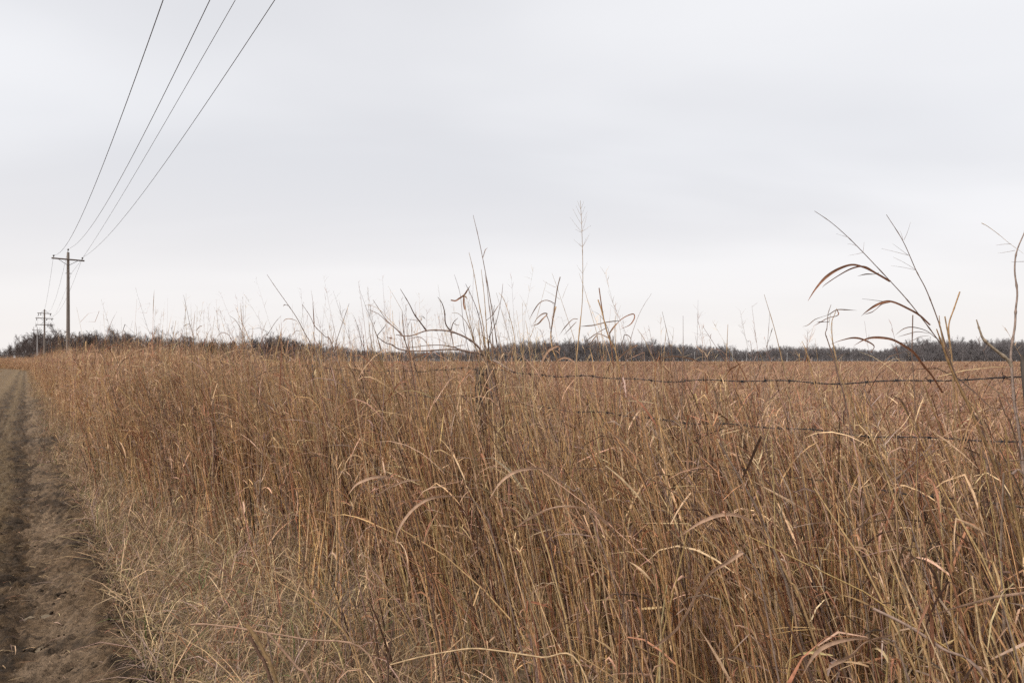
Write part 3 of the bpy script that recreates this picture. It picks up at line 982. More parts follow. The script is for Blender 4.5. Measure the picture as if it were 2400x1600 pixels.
def utility_pole(i, H, label, arm_z=None, arm_tilt=-0.02, half=1.2):
    b0 = pole_base(i)
    t_ = thing("utility_pole", label, "utility pole", b0, "poles of the overhead line along the fence row")
    G = Geo()
    zz = np.linspace(-0.3, H, 9)
    lathe(G, [(0.0, -0.31)] + [(0.165 - 0.06 * max(z_, 0) / H, z_) for z_ in zz] + [(0.085, H + 0.03), (0.0, H + 0.035)], ns=14)
    G.build("pole", M_pole if i < 3 else M_paint, t_)
    att = {}

    def insulator(p_):
        G = Geo(); lathe(G, INS, origin=p_, ns=10); G.build("insulator", M_insul, t_)

    if arm_z is not None:
        off = np.array([-U[0], -U[1], 0]) * 0.16
        up = lambda k: arm_dir * k + np.array([0, 0, arm_z + arm_tilt * k]) + off
        G = Geo(); beam(G, up(-half), up(half), 0.10, 0.125); G.build("crossarm", M_arm, t_)
        for k in (-1, 1):
            G = Geo(); beam(G, up(k * 0.72) + off * 0.42 + np.array([0, 0, -0.055]), np.array([0, 0, arm_z - 0.52]) + off * 0.95 + arm_dir * 0.03 * k, 0.014, 0.04)
            G.build("brace", M_steel, t_)
            G = Geo(); beam(G, up(k * (half - 0.16)) + np.array([0, 0, 0.05]), up(k * (half - 0.16)) + np.array([0, 0, 0.17]), 0.03, 0.03); G.build("pin", M_steel, t_)
            insulator(up(k * (half - 0.16)) + np.array([0, 0, 0.17]))
            att[k] = b0 + up(k * (half - 0.16)) + np.array([0, 0, 0.29])
        G = Geo(); beam(G, np.array([0, 0, H - 0.25]) + off * 0.6, np.array([0, 0, H + 0.22]) + off * 0.5, 0.03, 0.03); G.build("pin", M_steel, t_)
        insulator(np.array([0, 0, H + 0.2]) + off * 0.5)
        att["top"] = b0 + np.array([0, 0, H + 0.31]) + off * 0.5
        G = Geo(); beam(G, np.array([0, 0, arm_z - 1.2]) - arm_dir * 0.2, np.array([0, 0, arm_z - 1.2]) + arm_dir * 0.24, 0.05, 0.05); G.build("neutral_bracket", M_steel, t_)
        att["low"] = b0 + np.array([0, 0, arm_z - 1.17]) + arm_dir * 0.25
        G = Geo(); beam(G, np.array([0, 0, 0.2]) + off * 1.03 - arm_dir * 0.06, np.array([0, 0, arm_z - 1.3]) + off * 0.85 - arm_dir * 0.05, 0.012, 0.012); G.build("ground_wire", M_steel, t_)
    return t_, att


H1 = EYE + 253 * 60 / 1600
atts = []
for i, (H, lb) in enumerate([(H1, "weathered wood utility pole standing behind the photographer"),
                             (H1, "tall grey wood utility pole with one crossarm and three insulators"),
                             (None, ""), (EYE + 76 * 212 / 1600, "slim utility pole with a short crossarm beyond the triple-arm pole"), (EYE + 60 * 283 / 1600, "thin farthest utility pole before the wood")]):
    if i == 2:
        # junction pole with three crossarms
        b0 = pole_base(2); H = EYE + 120 * 133 / 1600
        t_ = thing("utility_pole", "junction utility pole carrying three stacked crossarms", "utility pole", b0, "poles of the overhead line along the fence row")
        G = Geo(); lathe(G, [(0.0, -0.31)] + [(0.18 - 0.06 * max(z_, 0) / H, z_) for z_ in np.linspace(-0.3, H, 8)] + [(0.1, H + 0.03), (0.0, H + 0.035)], ns=12); G.build("pole", M_pole, t_)
        att = {}
        off = np.array([-U[0], -U[1], 0]) * 0.18
        zs = [H - 0.75, H - 1.72, H - 3.0]
        for q, (za, hw) in enumerate(zip(zs, (1.15, 1.45, 1.45))):
            G = Geo(); beam(G, arm_dir * -hw + np.array([0, 0, za + 0.02]) + off, arm_dir * hw + np.array([0, 0, za - 0.04]) + off, 0.10, 0.13); G.build("crossarm", M_arm, t_)
            sg = 0.6 if q != 1 else -0.6
            for k in (-1, 1):
                G = Geo(); beam(G, arm_dir * k * 0.7 + np.array([0, 0, za]) + off * 1.35, np.array([0, 0, za + sg]) + off * 1.0 + arm_dir * 0.02 * k, 0.014, 0.05); G.build("brace", M_steel, t_)
            for k in ((-0.95, -0.6, 0.95), (-1.25, 0.35, 1.2), (-1.35, 0.55, 1.25))[q]:
                o0 = arm_dir * k + np.array([0, 0, za]) + off
                G = Geo(); lathe(G, [(0.0, -0.42), (0.075, -0.40), (0.085, -0.3), (0.05, -0.27), (0.07, -0.24), (0.06, -0.15), (0.025, -0.12), (0.025, -0.05), (0.0, -0.05)], origin=o0, ns=8); G.build("insulator", M_insul, t_)
        for k, hw in ((-1, 0.95), (1, 0.95)):
            tk = np.linspace(0, 1, 9)[:, None]
            for q in (0, 1):
                a_ = arm_dir * k * (0.95, 1.22)[q] + np.array([0, 0, zs[q] - 0.4]) + off; b_ = arm_dir * k * (1.22, 1.32)[q] + np.array([0, 0, zs[q + 1] - 0.1]) + off
                G = Geo(); G.tubes((a_ * (1 - tk) + b_ * tk + arm_dir * k * 0.14 * np.sin(tk * math.pi))[None], np.full((1, 9), 0.012), np.array([[.1, .1, .1]]), 4); G.build("jumper_wire", M_wire, t_)
        att[-1] = b0 + arm_dir * -0.95 + np.array([0, 0, zs[0] - 0.42]) + off
        att[1] = b0 + arm_dir * 0.95 + np.array([0, 0, zs[0] - 0.42]) + off
        att["top"] = b0 + np.array([0, 0, H - 0.05]) + arm_dir * 0.12
        att["low"] = b0 + np.array([0, 0, H - 1.6]) + arm_dir * 1.2 + off
    elif i == 4:
        t_, att = utility_pole(i, H, lb)
        b0 = pole_base(4)
        att = {-1: b0 + np.array([0, 0, H - .3]) - arm_dir * 0.3, 1: b0 + np.array([0, 0, H - .3]) + arm_dir * 0.3, "top": b0 + np.array([0, 0, H]), "low": b0 + np.array([0, 0, H - 1.5])}
    else:
        t_, att = utility_pole(i, H, lb, H - 0.62, half=1.22)
    atts.append(att)

WNAMES = {-1: "overhead conductor hung from the road end of the crossarms", "top": "overhead conductor carried on the pole tops",
          "low": "thin overhead neutral wire held on the side brackets below the crossarm", 1: "overhead conductor hung from the field end of the crossarms"}
SAG = {-1: 2.95, "top": 2.6, "low": 0.75, 1: 1.95}
for key, lb in WNAMES.items():
    pts = []
    for i in range(4):
        a_, b_ = atts[i][key], atts[i + 1][key]
        tk = np.linspace(0, 1, 49)[: 49 if i == 3 else 48, None]
        q = a_ * (1 - tk) + b_ * tk
        q[:, 2] -= (4 * SAG[key] * (1.0 if i == 0 else 0.85) * tk * (1 - tk))[:, 0]
        pts.append(q)
    P = np.concatenate(pts)
    G = Geo(); G.tubes(P[None], np.full((1, len(P)), 0.0085 if key != "low" else 0.006), np.array([[.1, .1, .1]]), 6)
    tag(G.build("overhead_wire", M_wire), lb, "power line", "overhead wires along the fence row")

# pale distant poles at the foot of the far wood
for x_, d_, top in ((1717, 500, 823), (1750, 500, 826), (1845, 520, 826), (1628, 500, 824)):
    pos = at(x_, 845, d_); pos[2] = 0
    H = EYE + (845 - top) * d_ / 1600
    t_ = thing("distant_pole", "pale slim pole standing before the far wood", "utility pole", pos, "pale poles before the far wood")
    G = Geo(); lathe(G, [(0.0, -0.2), (0.13, -0.2), (0.12, 1.0), (0.10, H * 0.6), (0.08, H), (0.0, H + 0.02)], ns=8); G.build("pole", M_paint, t_)
    G = Geo(); beam(G, (-0.7, 0.1, H - 0.4), (0.7, 0.1, H - 0.4), 0.08, 0.09); G.build("crossarm", M_paint, t_)

# ------------------------------------------------------------------ barbed wire fence
FP = 3.2
post_a = at(2502, 845, 2.70); post_a[2] = 0
fence = thing("barbed_wire_fence", "barbed wire fence with five dark strands running through the tall grass", "fence", (post_a[0], post_a[1], 0))
fo = np.array([post_a[0], post_a[1], 0.0])
sa, _ = to_sp(post_a[:2])
post_s = [0.865 + 4.15 * k for k in range(-1, 8)]
zt = [1.385, 1.14, 0.89, 0.64, 0.38]


def wooden_post(s_, H, r0, lean, seed):
    r_ = np.random.default_rng(seed)
    xy_ = SP(s_, FP)
    a_ = np.arange(18) * 2 * math.pi / 18
    zz = np.concatenate([[-0.2], np.linspace(0.0, H - 0.02, 12)])
    crack = 1 + 0.10 * r_.normal(0, 1, 18) - 0.16 * (r_.random(18) < 0.2)
    rr = r0 * crack[None, :] * (1.08 - 0.10 * zz[:, None] / H) * (1 + 0.03 * r_.normal(0, 1, (13, 18)))
    v = np.stack([rr * np.cos(a_), rr * np.sin(a_), zz[:, None] + 0 * a_], -1)
    # split, uneven top
    top = v[-1].copy(); top[:, 2] += r_.uniform(-0.05, 0.03, 18); v[-1] = top
    c1 = v[-1].copy(); c1[:, :2] *= 0.55; c1[:, 2] += r_.uniform(-0.04, 0.02, 18)
    c2 = c1.copy(); c2[:, :2] *= 0.02; c2[:, 2] = c1[:, 2].mean()
    v = np.concatenate([v, c1[None], c2[None]])
    v[..., 0] += lean[0] * v[..., 2]; v[..., 1] += lean[1] * v[..., 2]
    G = Geo(); G.grid((v + np.array([xy_[0], xy_[1], 0]))[None], np.array([[.2, .2, .2]]), True)
    return G.build("post", M_post, fence, offset=fo)


wooden_post(post_s[1], 1.465, 0.046, (-0.095, 0.0), 5)
wooden_post(post_s[2], 1.40, 0.036, (0.02, 0.0), 6)
wooden_post(post_s[0], 1.42, 0.055, (0.01, 0.02), 9)
for k in range(3, 9):
    # slim steel posts, mostly buried in the grass
    xy_ = SP(post_s[k], FP)
    G = Geo(); beam(G, (xy_[0], xy_[1], -0.2), (xy_[0] + 0.01, xy_[1], 1.40), 0.035, 0.012); beam(G, (xy_[0], xy_[1] - 0.017, -0.2), (xy_[0] + 0.01, xy_[1] - 0.017, 1.395), 0.012, 0.03)
    o = G.build("post", M_barb, fence, offset=fo); o["label"] = "slim rusty steel fence post"
barb_me = None
for q, z0 in enumerate(zt):
    wr = np.random.default_rng(70 + q)
    P = []
    for k in range(len(post_s) - 1):
        tk = np.arange(0, 1, 0.004)
        sag = (0.052, 0.045, 0.03, 0.03, 0.03)[q] * (1.0 if k > 0 else 0.8)
        s_ = post_s[k] + (post_s[k + 1] - post_s[k]) * tk
        zz = z0 + 0.012 * wr.normal() * (tk * 0) - sag * 4 * tk * (1 - tk) + 0.006 * np.sin(tk * 23 + q) + 0.005 * np.sin(tk * 51 + 2 * q)
        pp = FP - 0.066 + 0.012 * np.sin(tk * 31 + q * 2)
        xy_ = SP(s_, pp)
        P.append(np.concatenate([xy_, zz[:, None]], 1))
    P = np.concatenate(P)
    ang = np.arange(len(P)) * 0.72
    G = Geo()
    for sg in (0, math.pi):
        offv = np.stack([W[0] * np.cos(ang + sg), W[1] * np.cos(ang + sg), np.sin(ang + sg)], -1) * 0.0020
        G.tubes((P + offv)[None], np.full((1, len(P)), 0.0016), np.array([[.1, .1, .1]]), 4)
    strand = G.build("wire_strand", M_barb, fence, offset=fo)
    # barbs every 13 cm: two turns and four points each
    step = 8
    if barb_me is None:
        G = Geo()
        tt = np.linspace(0, 4 * math.pi, 15)
        coil = np.stack([0.0055 * np.cos(tt), (tt / (4 * math.pi) - 0.5) * 0.011, 0.0055 * np.sin(tt)], -1)
        coil = np.concatenate([[[0.018, -0.012, 0.013]], coil, [[-0.017, 0.010, 0.015]]])
        G.tubes(coil[None], np.full((1, len(coil)), 0.0016), np.array([[.1, .1, .1]]), 3)
        c2 = np.array([[0.016, 0.008, -0.014], [0.004, 0.002, -0.004], [-0.004, -0.002, 0.004], [-0.016, -0.01, -0.013]])
        G.tubes(c2[None], np.full((1, 4), 0.0015), np.array([[.1, .1, .1]]), 3)
        tmp = G.build("barb", M_barb, link=False); barb_me = tmp.data
    idx = np.arange(step // 2 + 250, 250 * 4, step) if q < 3 else np.arange(254, 600, step)
    for j in idx:
        o = bpy.data.objects.new("barb", barb_me)
        sc.collection.objects.link(o)
        o.parent = strand
        o.location = P[j] - fo
        o.rotation_euler = (wr.uniform(-0.4, 0.4), wr.uniform(0, 6.28), TH + wr.uniform(-0.3, 0.3))

# ------------------------------------------------------------------ single plants that stand out
def smooth_line(p, k=6):
    p = np.asarray(p, float)
    q = np.concatenate([[2 * p[0] - p[1]], p, [2 * p[-1] - p[-2]]])
    o = []
    for i in range(1, len(q) - 2):
        for t_ in np.linspace(0, 1, k, endpoint=False):
            o.append(0.5 * ((2 * q[i]) + (q[i + 1] - q[i - 1]) * t_ + (2 * q[i - 1] - 5 * q[i] + 4 * q[i + 1] - q[i + 2]) * t_ ** 2 + (3 * q[i] - q[i - 1] - 3 * q[i + 1] + q[i + 2]) * t_ ** 3))
    o.append(q[-2])
    return np.array(o)


def plant(name, label, cat, d, parts, group=None, mat=None):
    """parts: (kind, [(x, y) tip..base], radius or width, colour, depth change tip->base, to_ground)"""
    lines = []
    if name == "arching_leaf_stalk" and d < 3:
        d = d * 0.88
    for p in parts:
        kind, pts, w, col, dd, root = p
        n_ = len(pts)
        q = np.array([at(x_, y_, d + dd * (1 - i_ / max(n_ - 1, 1))) for i_, (x_, y_) in enumerate(pts)])
        if root:
            dirv = q[-1] - q[-2]
            drop = q[-1][2]
            run = np.clip(dirv[:2] / max(-dirv[2], 0.05), -0.5, 0.5) * drop * 0.6
            q = np.concatenate([q, [[q[-1][0] + run[0] * 0.6, q[-1][1] + run[1] * 0.6, drop * 0.45], [q[-1][0] + run[0], q[-1][1] + run[1], -0.02]]])
        w = w * (0.8 if kind == 'leaf' else 1.0 if kind == 'branchlet' else 0.62)
        lines.append((kind, smooth_line(q), w, np.array(col), root))
    roots = [l[1][-1] for l in lines if l[4]] or [lines[0][1][-1]]
    b0 = np.array([np.mean([r_[0] for r_ in roots]), np.mean([r_[1] for r_ in roots]), 0.0])
    t_ = thing(name, label, cat, b0, group)
    for kind, q, w, col, root in lines:
        G = Geo()
        n_ = len(q); tk = np.linspace(0, 1, n_)
        if kind in ("stem", "branch", "stalk"):
            rad = w * (0.32 + 0.68 * np.clip(tk * 1.3, 0, 1) ** 0.8)
            # swollen nodes along the cane
            rad = rad * (1 + 0.45 * (np.arange(n_) % 9 == 4)) if kind != "stalk" else rad
            if kind == "stalk":
                rad = np.full(n_, w) * (1 + 0.2 * (np.arange(n_) % 11 == 6))
            cc = col * (1 + 0.12 * np.sin(np.arange(n_) * 1.7))[:, None]
            G.tubes(q[None], rad[None], cc[None], 6)
        elif kind == "branchlet":
            G.tubes(q[None], (w * np.linspace(0.4, 1, n_))[None], col[None], 3)
        else:
            prof = np.clip(tk * 3.2 + 0.08, 0, 1) * (1 - 0.35 * tk)
            hs = norm(np.cross(np.gradient(q, axis=0), np.array([0.15, 1.0, 0.35])))
            tw_ = np.sin(tk * 5 + w * 900) * 0.7
            T = norm(np.gradient(q, axis=0)); n2 = np.cross(T, hs)
            side = hs * np.cos(tw_)[:, None] + n2 * np.sin(tw_)[:, None]
            G.blades(q[None], side[None], (w * prof)[None], col[None] * np.ones((1, 3)), 0.3)
        G.build(kind, mat or M_grass, t_, offset=b0)
    return t_


def Z(x0, y0, k, pts):
    return [(x0 + u / k, y0 + v / k) for u, v in pts]


A = lambda p: Z(800, 440, 2.8, p)
B = lambda p: Z(820, 640, 4.9, p)
Cc = lambda p: Z(1200, 640, 4.9, p)
Dd = lambda p: Z(1880, 480, 4.126, p)
E = lambda p: Z(2000, 480, 2.53, p)
Ff = lambda p: Z(600, 1000, 2.614, p)
Hh = lambda p: Z(1400, 1000, 2.352, p)
J = lambda p: Z(400, 600, 3.92, p)
TAN, BRN, DRK, RED = STRAW * 0.75, MAUVE * 0.75, UMBER * 0.9, RUST * 0.9

plant("cane_clump", "tallest clump of upright dry canes rising from a dark tangled base at the fence", "dry plant", 5.6, [
    ("stem", A([(865, 180), (905, 350), (950, 580), (990, 810), (1030, 1080), (1060, 1180)]), 0.0085, BRN, 0.2, True),
    ("stem", A([(838, 425), (870, 560), (905, 770), (930, 900), (945, 1040), (960, 1150)]), 0.0085, TAN, 0.0, True),
    ("stem", A([(918, 535), (935, 680), (945, 800), (955, 950), (965, 1050), (975, 1200)]), 0.008, TAN, 0.1, True),
    ("stem", A([(805, 700), (820, 820), (860, 960), (890, 1080), (920, 1250)]), 0.0095, TAN, -0.1, True),
    ("stem", A([(1060, 630), (1050, 720), (1020, 870), (980, 960), (965, 1040), (960, 1180)]), 0.007, BRN, 0.15, True),
    ("stem", A([(1035, 690), (1070, 740), (1120, 900), (1140, 1020), (1150, 1200)]), 0.0065, TAN, 0.2, True),
    ("stem", A([(815, 630), (845, 690), (890, 800), (920, 920), (945, 1120)]), 0.007, BRN, -0.15, True),
    ("stem", A([(942, 570), (955, 640), (968, 760), (985, 900), (1000, 1120)]), 0.007, BRN, 0.1, True),
    ("stem", A([(900, 870), (905, 960), (915, 1060), (925, 1180)]), 0.0075, TAN, 0, True),
    ("stem", A([(1005, 770), (995, 850), (975, 960), (965, 1100)]), 0.006, DRK, 0.1, True),
    ("stem", A([(742, 570), (780, 700), (800, 880), (830, 1040), (870, 1190)]), 0.0045, BRN, -0.2, True),
    ("stem", A([(725, 820), (775, 830), (830, 900), (865, 1000), (905, 1150)]), 0.006, TAN, -0.2, True),
    ("stem", A([(870, 1060), (900, 1140), (935, 1260)]), 0.010, DRK, 0, True),
    ("stem", A([(985, 1070), (960, 1150), (950, 1260)]), 0.011, DRK, 0.1, True),
    ("stem", A([(930, 1050), (945, 1150), (955, 1280)]), 0.012, UMBER * 1.3, 0, True),
    ("stem", A([(1010, 1090), (985, 1170), (972, 1280)]), 0.009, TAN, 0.15, True),
    ("leaf", A([(848, 640), (825, 672), (806, 700), (775, 725), (750, 742), (718, 738)]), 0.022, RED, 0.05, False),
    ("leaf", A([(828, 730), (812, 712), (803, 715), (802, 760), (812, 800)]), 0.020, RED, 0.05, False),
    ("leaf", A([(962, 390), (945, 410), (934, 440), (928, 462)]), 0.010, BRN, 0.1, False),
    ("leaf", A([(1040, 760), (1020, 790), (985, 840), (950, 870)]), 0.010, BRN, 0.1, False),
])

plant("leafless_shrub", "leafless woody shrub with long branches arching low over the fence beside the cane clump", "shrub", 5.45, [
    ("branch", B([(530, 705), (640, 722), (740, 708), (880, 660), (1040, 655), (1160, 670), (1300, 722), (1420, 795), (1500, 880), (1560, 1000), (1600, 1200)]), 0.014, MAUVE * 0.7, -0.3, True),
    ("branch", B([(580, 182), (680, 350), (740, 470), (820, 580), (880, 660)]), 0.0085, MAUVE * 0.6, -0.2, False),
    ("branch", B([(1010, 275), (1060, 350), (1088, 450), (1100, 580), (1160, 668)]), 0.0085, MAUVE * 0.6, -0.15, False),
    ("branch", B([(1240, 515), (1190, 565), (1165, 640), (1160, 668)]), 0.007, MAUVE * 0.6, -0.15, False),
    ("branch", B([(1190, 865), (1180, 780), (1165, 700), (1160, 668)]), 0.008, DRK, -0.15, False),
    ("branch", B([(1260, 597), (1215, 590), (1188, 570)]), 0.004, DRK, -0.15, False),
    ("branch", B([(320, 735), (410, 800), (480, 820), (560, 870), (700, 892), (900, 890), (1180, 875), (1400, 908), (1530, 945), (1600, 1120)]), 0.013, MAUVE * 0.7, -0.3, True),
    ("branch", B([(415, 590), (370, 650), (315, 715), (320, 735)]), 0.006, DRK, -0.3, False),
    ("branch", B([(600, 850), (720, 850), (880, 830), (1040, 826), (1170, 845), (1320, 890), (1420, 905)]), 0.008, MAUVE * 0.65, -0.25, False),
    ("branch", B([(420, 735), (480, 745)]), 0.006, RED, -0.3, False),
    ("branch", B([(1330, 828), (1270, 830), (1210, 845), (1170, 848)]), 0.006, DRK, -0.2, False),
    ("branch", B([(1870, 1120), (1800, 1085), (1720, 1035), (1640, 1000)]), 0.011, MAUVE * 0.75, -0.1, False),
    ("branch", B([(1870, 1175), (1780, 1240), (1700, 1320), (1620, 1410)]), 0.009, DRK, -0.1, False),
    ("branch", B([(650, 530), (720, 535), (780, 545), (820, 540), (825, 515)]), 0.004, MAUVE * 0.6, -0.2, False),
    ("branch", B([(790, 500), (830, 497), (860, 520)]), 0.004, MAUVE * 0.6, -0.2, False),
], mat=M_twig)

plant("branching_stalks", "spreading bunch of thin dry stalks fanning out above the fence left of the cane clump".replace(" left of", " next to"), "dry plant", 6.2, [
    ("stem", B([(265, 305), (340, 420), (430, 550), (590, 690), (640, 800), (700, 950), (760, 1100)]), 0.009, BRN, 0.1, True),
    ("stem", B([(210, 415), (330, 470), (420, 550), (530, 640), (600, 720)]), 0.007, BRN, 0.1, False),
    ("stem", B([(160, 370), (240, 370), (340, 420), (440, 520), (560, 640)]), 0.0035, TAN, 0.1, False),
    ("stem", B([(600, 430), (605, 520), (615, 650), (640, 800), (690, 1000)]), 0.009, BRN, 0, True),
    ("stem", B([(705, 570), (712, 700), (718, 830), (735, 1010)]), 0.010, BRN, 0.15, True),
    ("stem", B([(488, 430), (500, 640), (515, 800), (520, 970)]), 0.007, TAN, 0.2, True),
    ("stem", B([(275, 630), (310, 720), (345, 850), (370, 1000)]), 0.010, TAN, -0.1, True),
    ("stem", B([(225, 585), (230, 700), (250, 820), (265, 1000)]), 0.008, TAN, -0.2, True),
    ("stem", B([(160, 705), (158, 850), (165, 1000)]), 0.007, BRN, -0.2, True),
    ("stem", B([(90, 590), (110, 680), (130, 800), (150, 980)]), 0.006, BRN, -0.2, True),
    ("stem", B([(40, 480), (75, 570), (95, 640)]), 0.003, TAN, -0.2, False),
    ("stem", B([(440, 150), (520, 290), (600, 430)]), 0.0025, TAN, 0, False),
    ("leaf", B([(620, 1050), (700, 990), (800, 950), (900, 915)]), 0.016, RED, 0, False),
    ("leaf", B([(430, 940), (500, 920), (540, 910)]), 0.014, DRK, 0, False),
    ("leaf", B([(640, 770), (720, 740), (800, 735), (850, 765), (888, 810)]), 0.010, BRN, 0, False),
])

plant("tall_bunch_grass", "upright broken stalk with drooping folded leaves between the cane clump and the tall panicle", "dry plant", 5.0, [
    ("stalk", Cc([(553, 45), (520, 180), (480, 450), (447, 670)]), 0.0062, BRN * 0.85, 0.1, False),
    ("stalk", Cc([(505, 385), (480, 480), (462, 590), (447, 690), (460, 850), (520, 1010), (600, 1250), (680, 1480)]), 0.0078, GOLD * 0.85, 0.1, True),
    ("leaf", Cc([(195, 540), (240, 450), (305, 355), (370, 316), (430, 320), (495, 352)]), 0.011, BRN, 0.0, False),
    ("leaf", Cc([(228, 610), (290, 520), (355, 468), (402, 464), (402, 485), (430, 560), (440, 640)]), 0.014, BRN, 0.0, False),
    ("leaf", Cc([(230, 607), (300, 575), (350, 530), (402, 482)]), 0.018, PINK * 0.7, 0.0, False),
    ("stem", Cc([(395, 1500 - 1400), (270, 560), (225, 700), (190, 800), (215, 1000), (235, 1160)]), 0.004, TAN, 0.0, True),
    ("stem", Cc([(155, 545), (180, 680), (200, 880), (225, 1160)]), 0.0055, TAN, 0.1, True),
    ("leaf", Cc([(560, 840), (510, 845), (430, 890), (370, 970), (325, 1080), (318, 1180), (270, 1310)]), 0.026, PINK * 0.72, 0.0, False),
    ("leaf", Cc([(440, 1120), (480, 1040), (550, 985), (620, 975), (700, 1010), (790, 1090), (850, 1160)]), 0.020, PINK * 0.8, 0.0, False),
])

pan = [("stem", [(1360, 470), (1363, 520), (1365, 579), (1366, 640), (1365, 700), (1360, 760), (1353, 830), (1349, 900), (1346, 1000), (1344, 1060)], 0.0055, TAN, 0.0, True),
       ("stem", [(1361, 740), (1356, 790), (1350, 860), (1346, 960)], 0.008, GOLD * 0.9, 0.02, True)]
for y_, ll, rl_ in ((579, (-20, -18), (17, -32)), (579, (-8, -10), (9, -22)), (543, (-27, -34), (22, -15)), (545, (-15, -8), (12, -40)), (525, (-20, -36), (14, -30)), (505, (-12, -24), (10, -22)), (490, (-8, -20), (7, -18)), (640, (-14, -20), (12, -26))):
    xx = np.interp(y_, [470, 579, 700], [1360, 1365, 1365])
    for l_ in (ll, rl_):
        pan.append(("branchlet", [(xx + l_[0], y_ + l_[1]), (xx + l_[0] * 0.45, y_ + l_[1] * 0.4), (xx, y_)], 0.0011, TAN, 0.0, False))
plant("panicle_grass", "single tallest grass stem with an open airy seed head against the sky", "dry plant", 4.6, pan)

plant("curled_leaf_grass", "dry cane pair with long curled and looped leaf ribbons near the tall panicle", "dry plant", 4.8, [
    ("stalk", Cc([(1000, 170), (1040, 450), (1080, 640), (1125, 780), (1155, 960), (1165, 1200)]), 0.0065, RUST * 0.85, 0.05, True),
    ("stalk", Cc([(988, 305), (1030, 430), (1062, 560), (1120, 760), (1190, 900), (1250, 1260)]), 0.0075, GOLD * 0.85, 0.0, True),
    ("stem", Cc([(1188, 485), (1182, 650), (1190, 850), (1205, 1100)]), 0.0065, TAN, 0.0, True),
    ("leaf", Cc([(1240, 646), (1350, 596), (1395, 545), (1410, 495), (1388, 468), (1310, 497), (1236, 545)]), 0.013, RUST, 0.0, False),
    ("leaf", Cc([(1238, 545), (1190, 600), (1150, 645), (1120, 690), (1122, 760)]), 0.018, PINK * 0.7, 0.0, False),
    ("leaf", Cc([(768, 612), (850, 606), (935, 600), (1060, 570), (1160, 552), (1236, 545)]), 0.012, BRN * 0.85, 0.0, False),
    ("leaf", Cc([(790, 830), (860, 770), (930, 720), (1010, 670), (1090, 625)]), 0.010, BRN, 0.0, False),
    ("leaf", Cc([(540, 720), (590, 640), (640, 585), (700, 530), (755, 527)]), 0.010, BRN, 0.0, False),
    ("leaf", Cc([(590, 715), (650, 650), (700, 600), (740, 560)]), 0.009, BRN, 0.0, False),
    ("leaf", Cc([(830, 850), (900, 800), (960, 730), (1000, 700), (1080, 730), (1110, 745)]), 0.011, PINK * 0.6, 0.0, False),
    ("leaf", Cc([(1210, 855), (1250, 830), (1275, 760), (1290, 710), (1325, 712), (1360, 745), (1362, 800)]), 0.009, BRN, 0.0, False),
    ("stem", Cc([(1600, 235), (1480, 430), (1390, 660), (1340, 880), (1290, 1100)]), 0.0035, BRN, 0.2, True),
    ("leaf", Cc([(1210, 1000), (1260, 940), (1340, 875), (1440, 825)]), 0.016, PINK * 0.65, 0.0, False),
    ("stem", Cc([(1440, 640), (1520, 760), (1590, 920), (1640, 1010), (1720, 1200)]), 0.006, TAN, 0.0, True),
    ("stem", Cc([(460, 0), (520, 170), (590, 380), (660, 590), (720, 790), (740, 1000)]), 0.0032, TAN, 0.0, True),
    ("stem", Cc([(770, 0), (830, 180), (900, 430), (960, 640), (1000, 820), (1040, 1080)]), 0.0034, TAN, 0.0, True),
    ("branchlet", Cc([(355, 85), (430, 130), (505, 165)]), 0.0013, TAN, 0.0, False),
    ("branchlet", Cc([(385, 200), (480, 255), (550, 300)]), 0.0013, TAN, 0.0, False),
    ("branchlet", Cc([(645, 120), (610, 200), (580, 285)]), 0.0013, TAN, 0.0, False),
])

